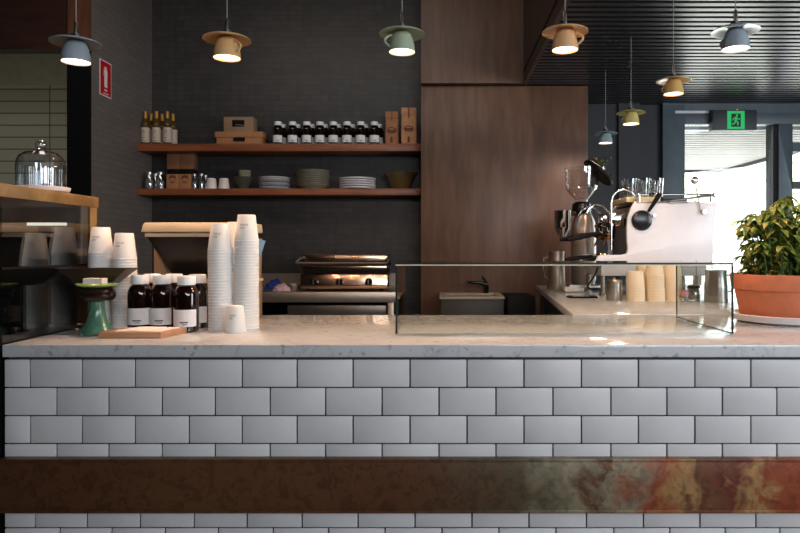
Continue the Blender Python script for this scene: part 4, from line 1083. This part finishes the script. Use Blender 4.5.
# lidded jar, bottle, wire rack
t = thing('spice_jar', 'small glass jar with a dark lid right of the cream stacks', 'jar', (X(693.5, 3.8), 3.8, SBZ))
MB().lathe([(0, .002), (.035, 0.001), (.04, .01), (.04, .06), (.03, .078), (.028, .078), (.036, .06), (.036, .012), (0, .01)], seg=24).build('jar_body', GLASSD, t)
MB().lathe([(0, .01), (.034, .01), (.034, .045), (0, .047)], seg=20).build('contents', simple('pale_spice', rgb(214, 206, 170), .8), t)
MB().lathe([(0, .076), (.036, .076), (.036, .092), (0, .096)], seg=24).build('jar_lid', BLACKG, t)
t = thing('small_bottle', 'small pink-labelled glass bottle beside the spice jar', 'bottle', (X(684.8, 3.75), 3.75, SBZ))
MB().lathe([(0, 0), (.018, 0), (.02, .006), (.02, .08), (.009, .10), (.009, .125), (0, .125)], seg=20).build('bottle_body', GLASSD, t)
MB().lathe([(.0205, .03), (.0208, .03), (.0208, .07), (.0205, .07)], seg=20).build('bottle_label', simple('pink_label', rgb(214, 150, 160), .6), t)
t = thing('wire_rack', 'tall wire rack standing behind the spice jar', 'rack', (X(694, 4.1), 4.06, SBZ))
m = MB()
for k in range(14): m.tube([(-.10, 0, .02 + k * .0155), (.10, 0, .02 + k * .0155)], .0016, 6)
for k in (-.1, 0, .1): m.tube([(k, 0.003, 0), (k, 0.003, .235)], .003, 6)
m.tube([(-.1, 0.05, .003), (-.1, 0, .003)], .003, 6); m.tube([(.1, 0.05, .003), (.1, 0, .003)], .003, 6)
m.build('wire_grid', STEEL, t)
# flower in bottle, towel, mat
t = thing('flower_vase', 'tiny vase with a red flower at the far left corner of the side bench', 'vase', (X(551, 5.25), 5.25, SBZ))
MB().lathe([(0, 0), (.035, 0), (.04, .02), (.03, .04), (.012, .05), (0, .05)], seg=24).build('vase_body', BLACKG, t)
m = MB(); m.tube([(0, 0, .05), (0.003, 0, .08)], .003, 6); m.build('stem', simple('stem_green', rgb(70, 100, 50), .7), t)
m = MB()
for k in range(9):
    a = k * 2.4; m.sphere((.018 * math.cos(a), .018 * math.sin(a), .09 + .006 * (k % 5)), .018, seg=10)
m.build('petals', simple('dark_red_petal', rgb(150, 30, 40), .7), t)
t = thing('tamping_mat', 'dark tamping mat with a steel tamper before the grinder', 'mat', (X(582, 4.05), 4.05, SBZ))
MB().box(-.09, .09, -.05, .05, 0, .01, bevel=.003).build('mat_pad', BLACK, t)
MB().box(-.06, .04, -.035, .035, .0102, .013, bevel=.001).build('steel_inlay', STEEL, t)
o = MB().box(-.075, .065, -.07, .05, 0, .035, bevel=.012, seg=3).build('folded_towel', simple('white_towel', rgb(220, 216, 212), .95, bump=.3, scale=40)); o.location = (X(567, 4.9) - .01, 4.62, SBZ)
tag(o, 'folded white towel on the side bench before the steel pitcher', 'towel')

# sprig on a bracket on the dark wall
t = thing('wall_bracket', 'tiny black bracket shelf on the dark rear wall', 'shelf', (X(602, 6.2), 6.23, Z(174.5, 6.15)))
MB().box(-.07, .07, -.12, 0, -.012, 0, bevel=.002).build('bracket_shelf', BLACK, t)
t = thing('sprig_vase', 'small glass with a green sprig behind the tilted grinder lid', 'vase', (X(602.5, 6.15), 6.17, Z(174.5, 6.15)))
MB().lathe([(0, 0.001), (.03, 0.001), (.036, .075), (.034, .075), (.028, .006), (0, .006)], seg=24).build('vase_glass', GLASSD, t)
m = MB()
for k in range(46):
    a = random.uniform(0, 6.28); l = random.uniform(.03, .12); bx_ = random.uniform(-.035, .0)
    p = Vector((math.cos(a) * .05 * (l / .06) * .6 - .02 + (.05 if k % 5 == 0 else 0), math.sin(a) * .03, .08 + l * .7))
    n2 = Vector((random.gauss(0, 1), random.gauss(0, .5), random.gauss(0, .7))).normalized(); n3 = n2.orthogonal().normalized(); q = .018
    m.bm.faces.new([m.bm.verts.new(p + n2 * q), m.bm.verts.new(p + n3 * q * .4), m.bm.verts.new(p - n2 * q), m.bm.verts.new(p - n3 * q * .4)])
m.tube([(0, 0, .01), (-.01, 0, .12)], .002, 6); m.tube([(0, 0, .01), (.03, 0, .14)], .002, 6); m.tube([(0, 0, .01), (-.035, 0, .14)], .002, 6)
m.build('sprig', LEAF, t)

# ================================================================== POTTED HERB
PYY = 2.78
pc = X(786, PYY)
t = thing('potted_herb', 'bushy green herb in a wide terracotta pot on a white saucer', 'plant', (pc, PYY, CT))
s_ = PYY / F
MB().lathe([(0, 0), (.19, 0), (.215, .008), (.226, .034), (.220, .036), (.20, .016), (0, .012)], seg=56).build('saucer', CERAW, t)
MB().lathe([(0, .014), (.175, .014), (.183, .03), (.205, .135), (.212, .137), (.217, .142), (.224, .200), (.222, .206), (.208, .206), (.200, .18), (0, .17)], seg=56).build('pot', TERRA, t)
MB().lathe([(0, .19), (.1, .188), (.206, .182), (.2, .17)], seg=40).build('soil', SOIL, t)
random.seed(3)
st = MB(); fo = MB()
def leaf(m, base, d, L_, W_, droop):
    d = d.normalized(); side = d.cross(Vector((0, 0, 1)))
    if side.length < .01: side = Vector((1, 0, 0))
    side.normalize(); up = side.cross(d).normalized()
    n = 5; L0 = []; C0_ = []; R0_ = []
    for k in range(n + 1):
        u = k / n; wd_ = W_ * math.sin(math.pi * min(1, u * .92 + .06)) ** .8
        p = base + d * (L_ * u) - Vector((0, 0, 1)) * (droop * L_ * u * u)
        C0_.append(m.bm.verts.new(p)); L0.append(m.bm.verts.new(p + side * wd_ + up * wd_ * .35)); R0_.append(m.bm.verts.new(p - side * wd_ + up * wd_ * .35))
    for k in range(n):
        m.bm.faces.new([C0_[k], C0_[k + 1], L0[k + 1], L0[k]]); m.bm.faces.new([R0_[k], R0_[k + 1], C0_[k + 1], C0_[k]])
for i in range(110):
    a = random.uniform(0, 2 * math.pi); rr = .15 * math.sqrt(random.random())
    b0_ = Vector((rr * math.cos(a), rr * math.sin(a), .185))
    h = random.uniform(.12, .33) * (1 - .25 * rr / .15)
    sp = 1.05 + .2 * random.random()
    tip = Vector((rr * math.cos(a) * sp * 1.0 - .0, rr * math.sin(a) * sp, .185 + h))
    st.tube([b0_, (b0_ + tip) / 2 + Vector((random.uniform(-.01, .01), random.uniform(-.01, .01), .01)), tip], .0022, 6)
    nl = int(h / .022)
    for k in range(nl):
        u = .15 + .85 * k / max(1, nl - 1); p = b0_.lerp(tip, u)
        for q in range(2):
            aa = random.uniform(0, 6.28)
            d = Vector((math.cos(aa), math.sin(aa), random.uniform(-.1, .5)))
            leaf(fo, p, d, random.uniform(.028, .058), random.uniform(.008, .014), random.uniform(.1, .9))
    for q in range(5):
        aa = q * 1.256 + i; leaf(fo, tip, Vector((math.cos(aa), math.sin(aa), .3)), random.uniform(.045, .075), .013, .7)
# taller sprigs at the crown
for dx, dy, hh_ in ((-.005, 0, .385), (.02, .03, .37), (-.07, -.03, .34), (.08, 0, .35), (-.17, -.02, .27), (-.13, .0, .31)):
    p = Vector((dx, dy, .185 + (hh_ - .03)))
    st.tube([Vector((dx * .6, dy * .6, .185)), p], .0025, 6)
    for q in range(9):
        aa = q * .7 + dx * 30; leaf(fo, p - Vector((0, 0, .004 * q)), Vector((math.cos(aa), math.sin(aa), .15)), random.uniform(.05, .085), .014, .8)
st.build('stems', simple('stem_green', rgb(70, 100, 50), .7), t)
fo.build('foliage', LEAF, t, angle=60)
